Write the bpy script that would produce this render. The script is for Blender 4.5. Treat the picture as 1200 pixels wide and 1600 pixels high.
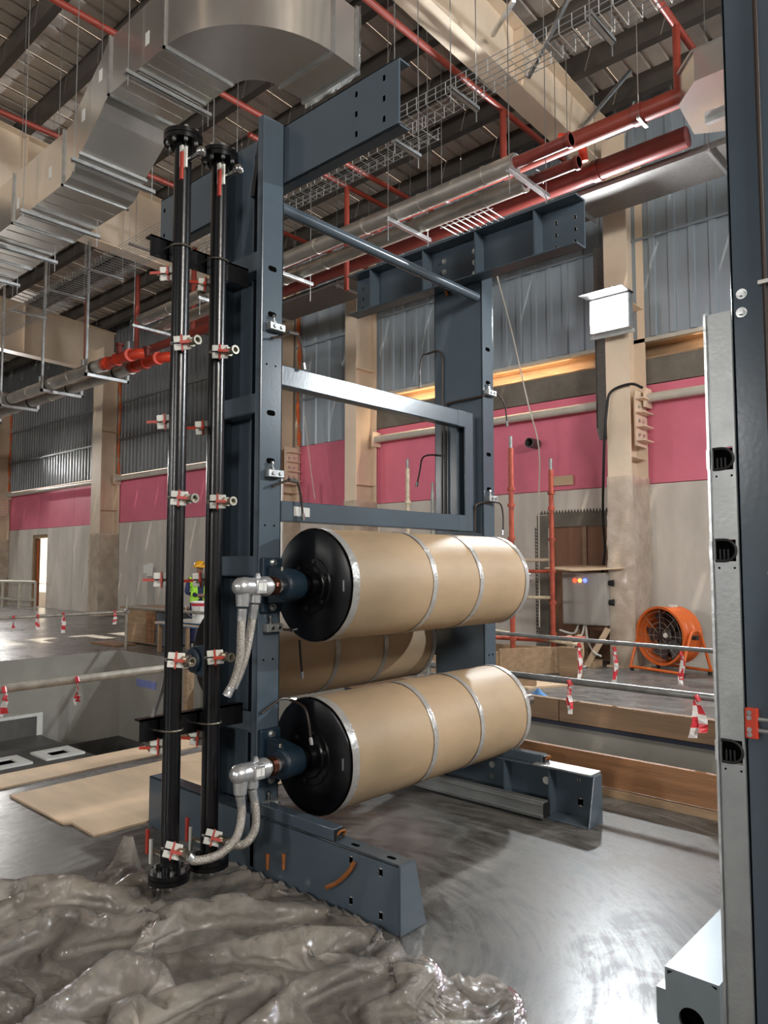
import bpy, math, random
from mathutils import Vector, Matrix, noise
random.seed(7)
for _o in list(bpy.data.objects): bpy.data.objects.remove(_o)
S = bpy.context.scene
COL = S.collection

# ------------------------------------------------------------------ camera
PSI = math.radians(42.2); PITCH = math.atan(80/1158.0); CAMZ = 1.65
cd = bpy.data.cameras.new('camera'); cam = bpy.data.objects.new('camera', cd); COL.objects.link(cam)
cd.sensor_fit = 'VERTICAL'; cd.sensor_height = 36; cd.lens = 1158*36/1600
cd.clip_start = 0.05; cd.clip_end = 300
cam.location = (0, 0, CAMZ); cam.rotation_euler = (math.pi/2 + PITCH, 0, PSI)
S.camera = cam

# ------------------------------------------------------------------ world and large lights
w = bpy.data.worlds.new('world'); S.world = w; w.use_nodes = True
bg = w.node_tree.nodes['Background']
bg.inputs[0].default_value = (1.0, 0.95, 0.88, 1); bg.inputs[1].default_value = 0.32

def area(name, loc, target, size, power, col=(1,1,1), size_y=None, spread=180):
    l = bpy.data.lights.new(name, 'AREA'); l.energy = power; l.color = col; l.size = size
    l.spread = math.radians(spread)
    if size_y: l.shape = 'RECTANGLE'; l.size_y = size_y
    else: l.shape = 'DISK'
    o = bpy.data.objects.new(name, l); COL.objects.link(o); o.location = loc
    o.rotation_euler = (Vector(target)-Vector(loc)).to_track_quat('-Z', 'Y').to_euler()
    return o
# floodlights fixed to the wall columns (the lamp bodies are built further down)
FLOODS = [(-5.12, 11.06, 5.62), (3.9, 11.06, 5.4), (-30.9, 11.0, 5.7)]
area('flood_light', (FLOODS[0][0], FLOODS[0][1]-0.16, FLOODS[0][2]), (-3.4, 1.0, 3.4), 0.28, 510, (0.90, 0.96, 1.0))
area('flood_light', (FLOODS[1][0], FLOODS[1][1]-0.16, FLOODS[1][2]), (-2.5, 2.5, 3.9), 0.28, 340, (0.90, 0.96, 1.0), spread=140)
area('flood_light', (FLOODS[2][0], FLOODS[2][1]-0.16, FLOODS[2][2]), (-24.0, 3.0, 0.0), 0.30, 600, (1.0, 0.97, 0.92), spread=150)
# soft fill lamps added behind the camera to light the camera-facing surfaces
for _x in (-20.0, -8.0, 4.0):
    area('fill_light', (_x, -15.0, 5.0), (_x-2, 10.0, 5.0), 2.2, 275, (1.0, 0.97, 0.94), spread=120)
# fill lamp added at the right end to brighten the back wall and beams
area('fill_light', (6.6, 1.2, 6.0), (-10.0, 8.0, 5.0), 2.2, 360, (1.0, 0.95, 0.88), spread=130)
# warm tube lamps in the recess above the plastered band
for _x, _p in ((-9.6, 34), (-7.4, 24), (-3.2, 14)):
    area('recess_lamp', (_x, 12.045, 5.335), (_x, 12.16, 5.10), 2.0, _p*.8, (1.0, 0.74, 0.48), 0.04)

S.view_settings.view_transform = 'Standard'
S.view_settings.look = 'None'
S.view_settings.gamma = 1.0
S.view_settings.use_curve_mapping = False
S.view_settings.exposure = 0.45

# ------------------------------------------------------------------ helpers
_F = Vector((-math.sin(PSI)*math.cos(PITCH), math.cos(PSI)*math.cos(PITCH), math.sin(PITCH)))
_R = Vector((math.cos(PSI), math.sin(PSI), 0)); _U = _R.cross(_F)
def at(px, py, ax, val):
    """world point of the photograph's pixel on the plane ax = val (measuring aid)"""
    d = _F + _R*((px-600)/1158.0) + _U*((800-py)/1158.0)
    i = 'xyz'.index(ax); c = Vector((0, 0, CAMZ))
    return c + d*((val-c[i])/d[i])

class MB:
    def __init__(s): s.v = []; s.f = []; s.m = []; s.mi = 0
    def add(s, vs, fs):
        b = len(s.v); s.v += [Vector(p) for p in vs]
        for f in fs: s.f.append([i+b for i in f]); s.m.append(s.mi)
        return s
    def box(s, x0, x1, y0, y1, z0, z1):
        if x0 > x1: x0, x1 = x1, x0
        if y0 > y1: y0, y1 = y1, y0
        if z0 > z1: z0, z1 = z1, z0
        return s.add([(x0,y0,z0),(x1,y0,z0),(x1,y1,z0),(x0,y1,z0),(x0,y0,z1),(x1,y0,z1),(x1,y1,z1),(x0,y1,z1)],
              [(0,3,2,1),(4,5,6,7),(0,1,5,4),(1,2,6,5),(2,3,7,6),(3,0,4,7)])
    def bar(s, p0, p1, w, h, up=(0,0,1)):
        p0 = Vector(p0); p1 = Vector(p1); d = (p1-p0).normalized(); up = Vector(up)
        if abs(d.dot(up)) > .98: up = Vector((0,1,0))
        a = d.cross(up).normalized()*w/2; b = a.cross(d).normalized()*h/2
        vs = [p+x*a+y*b for p in (p0,p1) for x,y in ((-1,-1),(1,-1),(1,1),(-1,1))]
        return s.add(vs, [(3,2,1,0),(4,5,6,7),(0,1,5,4),(1,2,6,5),(2,3,7,6),(3,0,4,7)])
    def cyl(s, p0, p1, r0, r1=None, n=16, caps=True, ph=0):
        if r1 is None: r1 = r0
        p0 = Vector(p0); p1 = Vector(p1); d = (p1-p0).normalized()
        t = Vector((0,0,1)) if abs(d.z) < .9 else Vector((1,0,0))
        a = d.cross(t).normalized(); b = a.cross(d)
        vs = []
        for p, r in ((p0,r0),(p1,r1)):
            for i in range(n):
                q = 2*math.pi*i/n+ph; vs.append(p+a*(r*math.cos(q))+b*(r*math.sin(q)))
        fs = [(i,i+n,(i+1)%n+n,(i+1)%n) for i in range(n)]
        if caps: fs += [tuple(range(n)), tuple(range(2*n-1,n-1,-1))]
        return s.add(vs, fs)
    def lathe(s, o, d, prof, n=24, caps=True):
        """prof: (distance along d, radius)"""
        o = Vector(o); d = Vector(d).normalized()
        t = Vector((0,0,1)) if abs(d.z) < .9 else Vector((1,0,0))
        a = d.cross(t).normalized(); b = a.cross(d); vs = []
        for h, r in prof:
            for i in range(n):
                q = 2*math.pi*i/n; vs.append(o+d*h+a*(r*math.cos(q))+b*(r*math.sin(q)))
        fs = []
        for k in range(len(prof)-1):
            for i in range(n): fs.append((k*n+i, (k+1)*n+i, (k+1)*n+(i+1)%n, k*n+(i+1)%n))
        if caps:
            fs.append(tuple(range(n))); m = (len(prof)-1)*n; fs.append(tuple(range(m+n-1, m-1, -1)))
        return s.add(vs, fs)
    def tube(s, pts, r, n=8, caps=True, closed=False):
        pts = [Vector(p) for p in pts]; k = len(pts); vs = []
        prev = None
        for i, p in enumerate(pts):
            if closed: t = pts[(i+1)%k]-pts[i-1]
            else: t = pts[min(i+1,k-1)]-pts[max(i-1,0)]
            t = t.normalized()
            if prev is None:
                u = Vector((0,0,1)) if abs(t.z) < .9 else Vector((1,0,0))
                a = t.cross(u).normalized()
            else:
                a = (prev-t*prev.dot(t))
                a = a.normalized() if a.length > 1e-6 else t.orthogonal().normalized()
            prev = a; b = a.cross(t)
            rr = r[i] if isinstance(r, (list,tuple)) else r
            for j in range(n):
                q = 2*math.pi*j/n; vs.append(p+a*(rr*math.cos(q))+b*(rr*math.sin(q)))
        fs = []
        for i in range(k if closed else k-1):
            i2 = (i+1)%k
            for j in range(n): fs.append((i*n+j, i2*n+j, i2*n+(j+1)%n, i*n+(j+1)%n))
        if caps and not closed:
            fs.append(tuple(range(n))); fs.append(tuple(range(k*n-1, (k-1)*n-1, -1)))
        return s.add(vs, fs)
    def prism(s, poly, ax, a, b):
        """poly: list of 2D points in the two other axes (cyclic order), extruded along ax from a to b"""
        def P(u, v, h):
            return {'x':(h,u,v), 'y':(u,h,v), 'z':(u,v,h)}[ax]
        n = len(poly)
        vs = [P(u,v,a) for u,v in poly]+[P(u,v,b) for u,v in poly]
        fs = [(i,(i+1)%n,(i+1)%n+n,i+n) for i in range(n)]+[tuple(range(n-1,-1,-1)), tuple(range(n,2*n))]
        return s.add(vs, fs)
    def build(s, name, mat, parent=None, smooth=False, bevel=0, origin=None):
        me = bpy.data.meshes.new(name)
        if parent is not None: off = worg(parent)
        elif origin is not None: off = Vector(origin)
        else:
            xs = [p.x for p in s.v]; ys = [p.y for p in s.v]; zs = [p.z for p in s.v]
            off = Vector(((min(xs)+max(xs))/2, (min(ys)+max(ys))/2, min(zs)))
        me.from_pydata([p-off for p in s.v], [], s.f)
        mats = mat if isinstance(mat, (list,tuple)) else [mat]
        for m in mats: me.materials.append(m)
        if len(mats) > 1: me.polygons.foreach_set('material_index', s.m)
        import bmesh
        bm = bmesh.new(); bm.from_mesh(me); bmesh.ops.recalc_face_normals(bm, faces=bm.faces); bm.to_mesh(me); bm.free()
        o = bpy.data.objects.new(name, me); COL.objects.link(o)
        if parent is not None: o.parent = parent
        else: o.location = off
        if smooth:
            me.polygons.foreach_set('use_smooth', [True]*len(me.polygons))
            try: me.set_sharp_from_angle(angle=math.radians(40))
            except Exception: pass
        if bevel:
            b = o.modifiers.new('bevel', 'BEVEL'); b.width = bevel; b.segments = 2; b.limit_method = 'ANGLE'
        me.update()
        return o
def worg(o):
    v = Vector((0,0,0))
    while o is not None: v = v+Vector(o.location); o = o.parent
    return v
def tag(o, label, cat, group=None):
    o['label'] = label; o['category'] = cat
    if group: o['group'] = group
    return o
def thing(name, label, cat, loc=(0,0,0), group=None):
    o = bpy.data.objects.new(name, None); COL.objects.link(o); o.location = loc
    o.empty_display_size = .1
    return tag(o, label, cat, group)
def struct(o): o['kind'] = 'structure'; return o
def stuff(o): o['kind'] = 'stuff'; return o
def link_copy(o, loc, parent=None, name=None):
    """copy of one mesh piece at world location loc (mesh built around its own origin)"""
    c = o.copy(); COL.objects.link(c)
    if name: c.name = name
    c.parent = parent
    c.location = Vector(loc)-(worg(parent) if parent else Vector((0,0,0)))
    return c
def copy_tree(o, parent=None):
    c = o.copy(); COL.objects.link(c); c.parent = parent
    for ch in list(o.children): copy_tree(ch, c)
    return c
def smooth_path(pts, k=6):
    """Catmull-Rom through the points"""
    pts = [Vector(p) for p in pts]; out = []
    P = [pts[0]*2-pts[1]]+pts+[pts[-1]*2-pts[-2]]
    for i in range(1, len(P)-2):
        for j in range(k):
            t = j/k; a,b,c,d = P[i-1],P[i],P[i+1],P[i+2]
            out.append(.5*((2*b)+(c-a)*t+(2*a-5*b+4*c-d)*t*t+(3*b-a-3*c+d)*t*t*t))
    out.append(pts[-1]); return out

# ------------------------------------------------------------------ materials
def mat(name, col, rough=.5, metal=0, var=.12, scale=3.0, bump=0, bscale=30, col2=None, spec=.5, stretch=(1,1,1), rvar=0.0, rand=.06, alpha=1, coat=0):
    m = bpy.data.materials.new(name); m.use_nodes = True
    nt = m.node_tree; N = nt.nodes; L = nt.links; b = N['Principled BSDF']
    tc = N.new('ShaderNodeTexCoord'); oi = N.new('ShaderNodeObjectInfo')
    mu = N.new('ShaderNodeVectorMath'); mu.operation = 'SCALE'; mu.inputs[0].default_value = (37, 53, 71)
    L.new(oi.outputs['Random'], mu.inputs['Scale'])
    ad = N.new('ShaderNodeVectorMath'); ad.operation = 'ADD'
    L.new(tc.outputs['Object'], ad.inputs[0]); L.new(mu.outputs[0], ad.inputs[1])
    mp = N.new('ShaderNodeMapping'); mp.inputs['Scale'].default_value = stretch; L.new(ad.outputs[0], mp.inputs[0])
    no = N.new('ShaderNodeTexNoise'); no.inputs['Scale'].default_value = scale; no.inputs['Detail'].default_value = 7; no.inputs['Roughness'].default_value = .62
    L.new(mp.outputs[0], no.inputs['Vector'])
    ra = N.new('ShaderNodeValToRGB'); ra.color_ramp.elements[0].position = .3; ra.color_ramp.elements[1].position = .72
    c2 = col2 if col2 else tuple(min(1, c*(1+var)) for c in col)
    c1 = tuple(c*(1-var) for c in col) if not col2 else col
    ra.color_ramp.elements[0].color = (*c1, 1); ra.color_ramp.elements[1].color = (*c2, 1)
    L.new(no.outputs['Fac'], ra.inputs[0])
    hs = N.new('ShaderNodeHueSaturation')
    mr = N.new('ShaderNodeMapRange'); mr.inputs['To Min'].default_value = 1-rand; mr.inputs['To Max'].default_value = 1+rand
    L.new(oi.outputs['Random'], mr.inputs['Value']); L.new(mr.outputs[0], hs.inputs['Value']); L.new(ra.outputs[0], hs.inputs['Color'])
    L.new(hs.outputs[0], b.inputs['Base Color'])
    b.inputs['Roughness'].default_value = rough; b.inputs['Metallic'].default_value = metal
    b.inputs['Specular IOR Level'].default_value = spec; b.inputs['Alpha'].default_value = alpha
    if coat: b.inputs['Coat Weight'].default_value = coat; b.inputs['Coat Roughness'].default_value = .15
    if rvar:
        r2 = N.new('ShaderNodeMapRange'); r2.inputs['From Min'].default_value = .3; r2.inputs['From Max'].default_value = .7
        r2.inputs['To Min'].default_value = max(0, rough-rvar); r2.inputs['To Max'].default_value = rough+rvar
        L.new(no.outputs['Fac'], r2.inputs['Value']); L.new(r2.outputs[0], b.inputs['Roughness'])
    if bump:
        n2 = N.new('ShaderNodeTexNoise'); n2.inputs['Scale'].default_value = bscale; n2.inputs['Detail'].default_value = 5
        L.new(mp.outputs[0], n2.inputs['Vector'])
        bp = N.new('ShaderNodeBump'); bp.inputs['Strength'].default_value = bump; bp.inputs['Distance'].default_value = .02
        L.new(n2.outputs['Fac'], bp.inputs['Height']); L.new(bp.outputs[0], b.inputs['Normal'])
    return m
def emit(name, col, strength):
    m = bpy.data.materials.new(name); m.use_nodes = True
    b = m.node_tree.nodes['Principled BSDF']; b.inputs['Base Color'].default_value = (*col, 1)
    b.inputs['Emission Color'].default_value = (*col, 1); b.inputs['Emission Strength'].default_value = strength
    return m
M = {}
M['paint'] = mat('machine_paint', (.066,.089,.112), .20, 0, .10, 2.0, .015, 60, rand=.02, spec=.5)
M['paint_dark'] = mat('dark_blue_casting', (.006,.020,.036), .45, 0, .2, 6, .15, 40)
M['black'] = mat('black_gloss_paint', (.004,.004,.005), .26, 0, .2, 4, .03, 30, rand=0)
M['disc'] = mat('black_disc', (.003,.003,.004), .30, 0, .2, 3, spec=.3, rand=0)
M['collar'] = mat('dark_copper', (.09,.032,.02), .3, .9)
M['void'] = mat('dark_opening', (.003,.003,.003), 1.0, 0, .1, 4, spec=0.0)
M['blackm'] = mat('black_matt', (.008,.008,.009), .6, 0, .2, 4)
M['paper'] = mat('brown_wrapping_paper', (.41,.29,.175), .60, 0, .16, 2.2, .10, 7, stretch=(1,.5,1), rand=.02)
M['tape'] = mat('clear_packing_tape', (.38,.365,.345), .28, .12, .15, 14, .35, 30)
M['steel'] = mat('bright_steel', (.55,.55,.55), .22, 1, .12, 6, rand=.02)
M['zinc'] = mat('zinc_plated', (.62,.64,.64), .34, 1, .18, 8, .1, 30)
M['alu'] = mat('brushed_aluminium', (.34,.355,.355), .42, .7, .16, 5, .05, 60, rvar=.1)
M['chrome_cast'] = mat('cast_aluminium', (.60,.61,.62), .30, .75, .12, 9, .12, 50)
M['hose'] = mat('braided_hose', (.40,.37,.33), .35, .5, .3, 90, .5, 160)
M['red'] = mat('red_plastic', (.40,.04,.024), .4, 0, .15, 6)
M['copper'] = mat('copper_strap', (.45,.16,.05), .4, .5, .25, 8)
M['brownline'] = mat('brown_hose_line', (.03,.018,.013), .4)
M['valvewhite'] = mat('valve_plate', (.62,.62,.57), .45, 0, .08, 12)
M['brass'] = mat('nickel_brass', (.42,.40,.33), .3, 1, .15, 12)
M['label'] = mat('white_paper_label', (.66,.66,.62), .6, 0, .08, 8)
M['concrete_panel'] = mat('precast_concrete', (.60,.555,.50), .75, 0, .22, 1.2, .12, 18, stretch=(1,1,.35), rand=.05)
M['pink'] = mat('pink_painted_panel', (.74,.185,.27), .62, 0, .12, .9, .03, 12, rand=.10)
M['plaster'] = mat('rough_plaster', (.165,.15,.125), .9, 0, .35, 1.6, .35, 14)
M['kerb'] = mat('grey_brown_timber', (.23,.145,.085), .65, 0, .3, 3, .2, 30, stretch=(.35,6,6))
M['tie'] = mat('pale_grey_steel', (.24,.28,.30), .36, .35, .1, 3)
M['siding'] = mat('blue_grey_siding', (.33,.39,.44), .42, .2, .12, 1.3, rand=.12, stretch=(1,1,.3))
M['siding2'] = mat('galvanised_siding', (.25,.265,.275), .38, .5, .15, 1.3, rand=.06, stretch=(1,1,.3))
M['cream'] = mat('cream_steel_paint', (.78,.64,.49), .5, 0, .10, 1.2, .03, 20, rand=.03)
M['pipe_cream'] = mat('cream_pipe_paint', (.56,.53,.46), .45, 0, .10, 3)
M['deck'] = mat('roof_deck', (.70,.63,.56), .55, .2, .2, .8, rand=.12)
M['purlin'] = mat('purlin_steel', (.085,.074,.064), .6, .2, .3, 1)
M['redpipe'] = mat('red_sprinkler_pipe', (.22,.032,.018), .42, 0, .18, 2)
M['maroon'] = mat('maroon_main_pipe', (.17,.028,.022), .38, 0, .25, 2)
M['bright_red'] = mat('bright_red_fitting', (.60,.05,.02), .4, 0, .15, 5)
M['galv'] = mat('galvanised_duct', (.70,.67,.63), .20, .86, .05, 3.5, .02, 9, rand=.03)
M['galv_dark'] = mat('galvanised_duct_side', (.50,.47,.44), .38, .9, .16, 2.2, .12, 6, rvar=.1)
M['clad'] = mat('aluminium_cladding', (.58,.55,.50), .36, .75, .18, 3, .25, 14)
M['wire'] = mat('galvanised_wire', (.60,.61,.62), .35, .8, .1, 8)
M['trayperf'] = mat('perforated_tray', (.14,.13,.12), .5, .4, .18, 20, .2, 60)
M['wood'] = mat('brown_plank', (.26,.125,.055), .6, 0, .3, 3, .2, 30, stretch=(.35,6,6))
M['wood_light'] = mat('pale_plywood', (.56,.41,.27), .62, 0, .14, 2.4, .08, 30, stretch=(.5,2.5,1))
M['wood_mid'] = mat('weathered_board', (.33,.22,.13), .68, 0, .25, 3, .2, 30, stretch=(.6,5,5))
M['wood_door'] = mat('brown_plywood', (.20,.095,.05), .6, 0, .25, 1.5, .05, 20, stretch=(2,2,.3))
M['orange'] = mat('orange_fan_paint', (.66,.135,.025), .38, 0, .10, 5, .04, 20)
M['fan_dark'] = mat('fan_dark', (.04,.03,.03), .5)
M['cabinet'] = mat('cabinet_grey', (.34,.325,.30), .45, 0, .06, 3)
M['scaff'] = mat('scaffold_red', (.40,.07,.035), .5, 0, .35, 9)
M['scaff_cream'] = mat('scaffold_worn', (.55,.46,.33), .55, 0, .3, 9)
M['railgrey'] = mat('grey_pipe_rail', (.24,.245,.24), .42, .5, .3, 9, .1, 40)
M['railworn'] = mat('worn_pipe_rail', (.34,.31,.26), .55, .2, .3, 9, .1, 40)
M['white'] = mat('white_tape', (.72,.70,.68), .4, 0, .08, 10)
M['tapered'] = mat('red_tape', (.62,.035,.05), .38, 0, .12, 10)
M['wrap'] = None
M['lens'] = emit('flood_lens', (1, 1, 1), 25)
M['tube_lamp'] = emit('warm_tube', (1.0, .62, .30), 6)
M['bulb_red'] = emit('red_pilot', (1.0, .05, .02), 2.5)
M['bulb_amber'] = emit('amber_pilot', (1.0, .30, .06), 2.5)
M['bulb_blue'] = emit('blue_pilot', (.08, .12, 1.0), 3)
M['blue'] = mat('blue_sheet', (.10,.26,.55), .5, 0, .2, 4)
M['bluetape'] = mat('blue_marking', (.16,.19,.42), .6, 0, .1, 6)
M['lime'] = mat('hi_vis_lime', (.42,.80,.06), .6, 0, .06, 8)
M['navy'] = mat('navy_overall', (.02,.025,.085), .8, 0, .2, 10)
M['skin'] = mat('skin', (.30,.16,.10), .55, 0, .08, 10)
M['yellow'] = mat('yellow_helmet', (.85,.42,.015), .35, 0, .04, 4)
M['desk_grey'] = mat('desk_grey', (.09,.10,.115), .5)
M['cable_orange'] = mat('orange_foil', (.62,.12,.02), .45, 0, .2, 5)
M['dark_pit'] = mat('stained_shaded_concrete', (.075,.072,.066), .55, 0, .5, 1.6, .2, 18)  # stained slab tone; on the sump it also paints in the hole's shade
M['pit_wall'] = mat('pit_concrete', (.26,.25,.22), .8, 0, .16, 1.1, .08, 16)

# foundation: polished concrete floor with trowel swirls
def floor_mat():
    m = bpy.data.materials.new('polished_concrete'); m.use_nodes = True
    nt = m.node_tree; N = nt.nodes; L = nt.links; b = N['Principled BSDF']
    ge = N.new('ShaderNodeNewGeometry')
    n1 = N.new('ShaderNodeTexNoise'); n1.inputs['Scale'].default_value = .55; n1.inputs['Detail'].default_value = 8; n1.inputs['Distortion'].default_value = .8
    L.new(ge.outputs['Position'], n1.inputs['Vector'])
    n2 = N.new('ShaderNodeTexNoise'); n2.inputs['Scale'].default_value = 3.2; n2.inputs['Detail'].default_value = 9; n2.inputs['Roughness'].default_value = .7; n2.inputs['Distortion'].default_value = 1.2
    L.new(ge.outputs['Position'], n2.inputs['Vector'])
    # trowel arcs: stretched noise in polar-like coordinates round a centre
    sp = N.new('ShaderNodeVectorMath'); sp.operation = 'SUBTRACT'; sp.inputs[1].default_value = (-2.6, 2.2, 0); L.new(ge.outputs['Position'], sp.inputs[0])
    ln = N.new('ShaderNodeVectorMath'); ln.operation = 'LENGTH'; L.new(sp.outputs[0], ln.inputs[0])
    sx = N.new('ShaderNodeSeparateXYZ'); L.new(sp.outputs[0], sx.inputs[0])
    an = N.new('ShaderNodeMath'); an.operation = 'ARCTAN2'; L.new(sx.outputs[1], an.inputs[0]); L.new(sx.outputs[0], an.inputs[1])
    cb = N.new('ShaderNodeCombineXYZ')
    mm = N.new('ShaderNodeMath'); mm.operation = 'MULTIPLY'; mm.inputs[1].default_value = 16; L.new(ln.outputs['Value'], mm.inputs[0])
    ma = N.new('ShaderNodeMath'); ma.operation = 'MULTIPLY'; ma.inputs[1].default_value = 2.4; L.new(an.outputs[0], ma.inputs[0])
    L.new(mm.outputs[0], cb.inputs[0]); L.new(ma.outputs[0], cb.inputs[1])
    n3 = N.new('ShaderNodeTexNoise'); n3.inputs['Scale'].default_value = 1.3; n3.inputs['Detail'].default_value = 6; n3.inputs['Roughness'].default_value = .7; n3.inputs['Distortion'].default_value = .6
    L.new(cb.outputs[0], n3.inputs['Vector'])
    mx = N.new('ShaderNodeMath'); mx.operation = 'MULTIPLY_ADD'; mx.inputs[1].default_value = .48; L.new(n2.outputs['Fac'], mx.inputs[0]); 
    m1 = N.new('ShaderNodeMath'); m1.operation = 'MULTIPLY_ADD'; m1.inputs[1].default_value = .30; m1.inputs[2].default_value = 0; L.new(n1.outputs['Fac'], m1.inputs[0])
    m2 = N.new('ShaderNodeMath'); m2.operation = 'MULTIPLY_ADD'; m2.inputs[1].default_value = .42; L.new(n3.outputs['Fac'], m2.inputs[0]); L.new(m1.outputs[0], m2.inputs[2])
    L.new(m2.outputs[0], mx.inputs[2])
    ra = N.new('ShaderNodeValToRGB'); e = ra.color_ramp.elements
    e[0].position = .50; e[0].color = (.055,.051,.046,1); e[1].position = .68; e[1].color = (.225,.22,.21,1)
    L.new(mx.outputs[0], ra.inputs[0]); L.new(ra.outputs[0], b.inputs['Base Color'])
    rr = N.new('ShaderNodeMapRange'); rr.inputs['From Min'].default_value = .48; rr.inputs['From Max'].default_value = .70; rr.inputs['To Min'].default_value = .40; rr.inputs['To Max'].default_value = .20
    L.new(mx.outputs[0], rr.inputs['Value']); L.new(rr.outputs[0], b.inputs['Roughness'])
    b.inputs['Specular IOR Level'].default_value = .20
    bp = N.new('ShaderNodeBump'); bp.inputs['Strength'].default_value = .10; bp.inputs['Distance'].default_value = .01
    L.new(mx.outputs[0], bp.inputs['Height']); L.new(bp.outputs[0], b.inputs['Normal'])
    return m
M['floor'] = floor_mat()

def plastic(name, tint, mixt, rough, gl=.9, bump=.4, crk=.28):
    """thin, slightly milky film: part see-through, part scattering, with a glossy skin"""
    m = bpy.data.materials.new(name); m.use_nodes = True
    nt = m.node_tree; N = nt.nodes; L = nt.links; N.remove(N['Principled BSDF']); out = N['Material Output']
    tc = N.new('ShaderNodeTexCoord')
    n2 = N.new('ShaderNodeTexNoise'); n2.inputs['Scale'].default_value = 16; n2.inputs['Detail'].default_value = 5; n2.inputs['Distortion'].default_value = 1.8
    L.new(tc.outputs['Object'], n2.inputs['Vector'])
    bp0 = N.new('ShaderNodeBump'); bp0.inputs['Strength'].default_value = bump; bp0.inputs['Distance'].default_value = .03
    L.new(n2.outputs['Fac'], bp0.inputs['Height'])
    # fine crinkle creases
    mxv = N.new('ShaderNodeMixRGB'); mxv.inputs[0].default_value = .10; L.new(tc.outputs['Object'], mxv.inputs[1]); L.new(n2.outputs['Color'], mxv.inputs[2])
    vo = N.new('ShaderNodeTexVoronoi'); vo.feature = 'DISTANCE_TO_EDGE'; vo.inputs['Scale'].default_value = 11; L.new(mxv.outputs[0], vo.inputs['Vector'])
    bp = N.new('ShaderNodeBump'); bp.inputs['Strength'].default_value = crk; bp.inputs['Distance'].default_value = .025
    L.new(vo.outputs['Distance'], bp.inputs['Height']); L.new(bp0.outputs[0], bp.inputs['Normal'])
    df = N.new('ShaderNodeBsdfDiffuse'); df.inputs[0].default_value = (*tint, 1)
    tl = N.new('ShaderNodeBsdfTranslucent'); tl.inputs[0].default_value = (*tint, 1)
    tr = N.new('ShaderNodeBsdfTransparent'); tr.inputs[0].default_value = (.96,.94,.91,1)
    gs = N.new('ShaderNodeBsdfGlossy'); gs.inputs['Roughness'].default_value = rough; gs.inputs[0].default_value = (.95,.96,1,1)
    for s_ in (df, tl, gs): L.new(bp.outputs[0], s_.inputs['Normal'])
    m1 = N.new('ShaderNodeMixShader'); m1.inputs[0].default_value = .5; L.new(df.outputs[0], m1.inputs[1]); L.new(tl.outputs[0], m1.inputs[2])
    no = N.new('ShaderNodeTexNoise'); no.inputs['Scale'].default_value = 2.5; no.inputs['Detail'].default_value = 5; L.new(tc.outputs['Object'], no.inputs['Vector'])
    mr = N.new('ShaderNodeMapRange'); mr.inputs['From Min'].default_value = .35; mr.inputs['From Max'].default_value = .65
    mr.inputs['To Min'].default_value = mixt-.18; mr.inputs['To Max'].default_value = mixt+.18; L.new(no.outputs['Fac'], mr.inputs['Value'])
    m2 = N.new('ShaderNodeMixShader'); L.new(mr.outputs[0], m2.inputs[0]); L.new(tr.outputs[0], m2.inputs[1]); L.new(m1.outputs[0], m2.inputs[2])
    fr = N.new('ShaderNodeFresnel'); fr.inputs[0].default_value = 1.5; L.new(bp.outputs[0], fr.inputs['Normal'])
    fm = N.new('ShaderNodeMath'); fm.operation = 'MULTIPLY'; fm.inputs[1].default_value = gl; L.new(fr.outputs[0], fm.inputs[0])
    m3 = N.new('ShaderNodeMixShader'); L.new(fm.outputs[0], m3.inputs[0]); L.new(m2.outputs[0], m3.inputs[1]); L.new(gs.outputs[0], m3.inputs[2])
    L.new(m3.outputs[0], out.inputs[0])
    return m
M['film'] = plastic('dust_sheet_film', (.84,.77,.68), .36, .12, 1.05, .25, .30)
M['wrap'] = plastic('column_wrap_film', (.92,.85,.74), .68, .14, 1.2, .3, .2)

# ================================================================== STRUCTURE
PX0, PX1, PY = -13.3, -6.2, 7.2          # pit: left end, near-left edge, far edge
NY = 5.10                                 # pit near edge on the right
fl = MB()
fl.box(PX1, 9, -24, NY, -1.6, 0); fl.box(-50, 9, PY, 12.0, -1.6, 0); fl.box(-50, PX0, -24, PY, -1.6, 0); fl.box(PX0, PX1, -24, -6, -1.6, 0)
floor = struct(fl.build('floor', [M['floor'], M['pit_wall']], origin=(0,0,0)))
for p in floor.data.polygons:
    if abs(p.normal.z) < .5: p.material_index = 1
pf = MB(); pf.box(PX0, PX1, -6, 5.7, -1.9, -1.33); pf.box(PX1, 9, NY, PY, -1.9, -1.33)
pitf = struct(pf.build('floor_pit', M['dark_pit'], origin=(0,0,0)))
pd = MB(); pd.box(PX0, PX1, 5.7, PY, -4.1, -4.0)
struct(pd.build('floor_sump', M['dark_pit'], origin=(0,0,0)))
pw = MB(); pw.box(PX0-.02, PX1, 7.2, 7.3, -4.1, -1.6); pw.box(PX0, PX0-.1, 5.7, 7.2, -4.1, -1.6); pw.box(PX0, PX1, 5.6, 5.7, -4.1, -1.9)
struct(pw.build('wall_sump', M['dark_pit'], origin=(0,0,0)))

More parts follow.
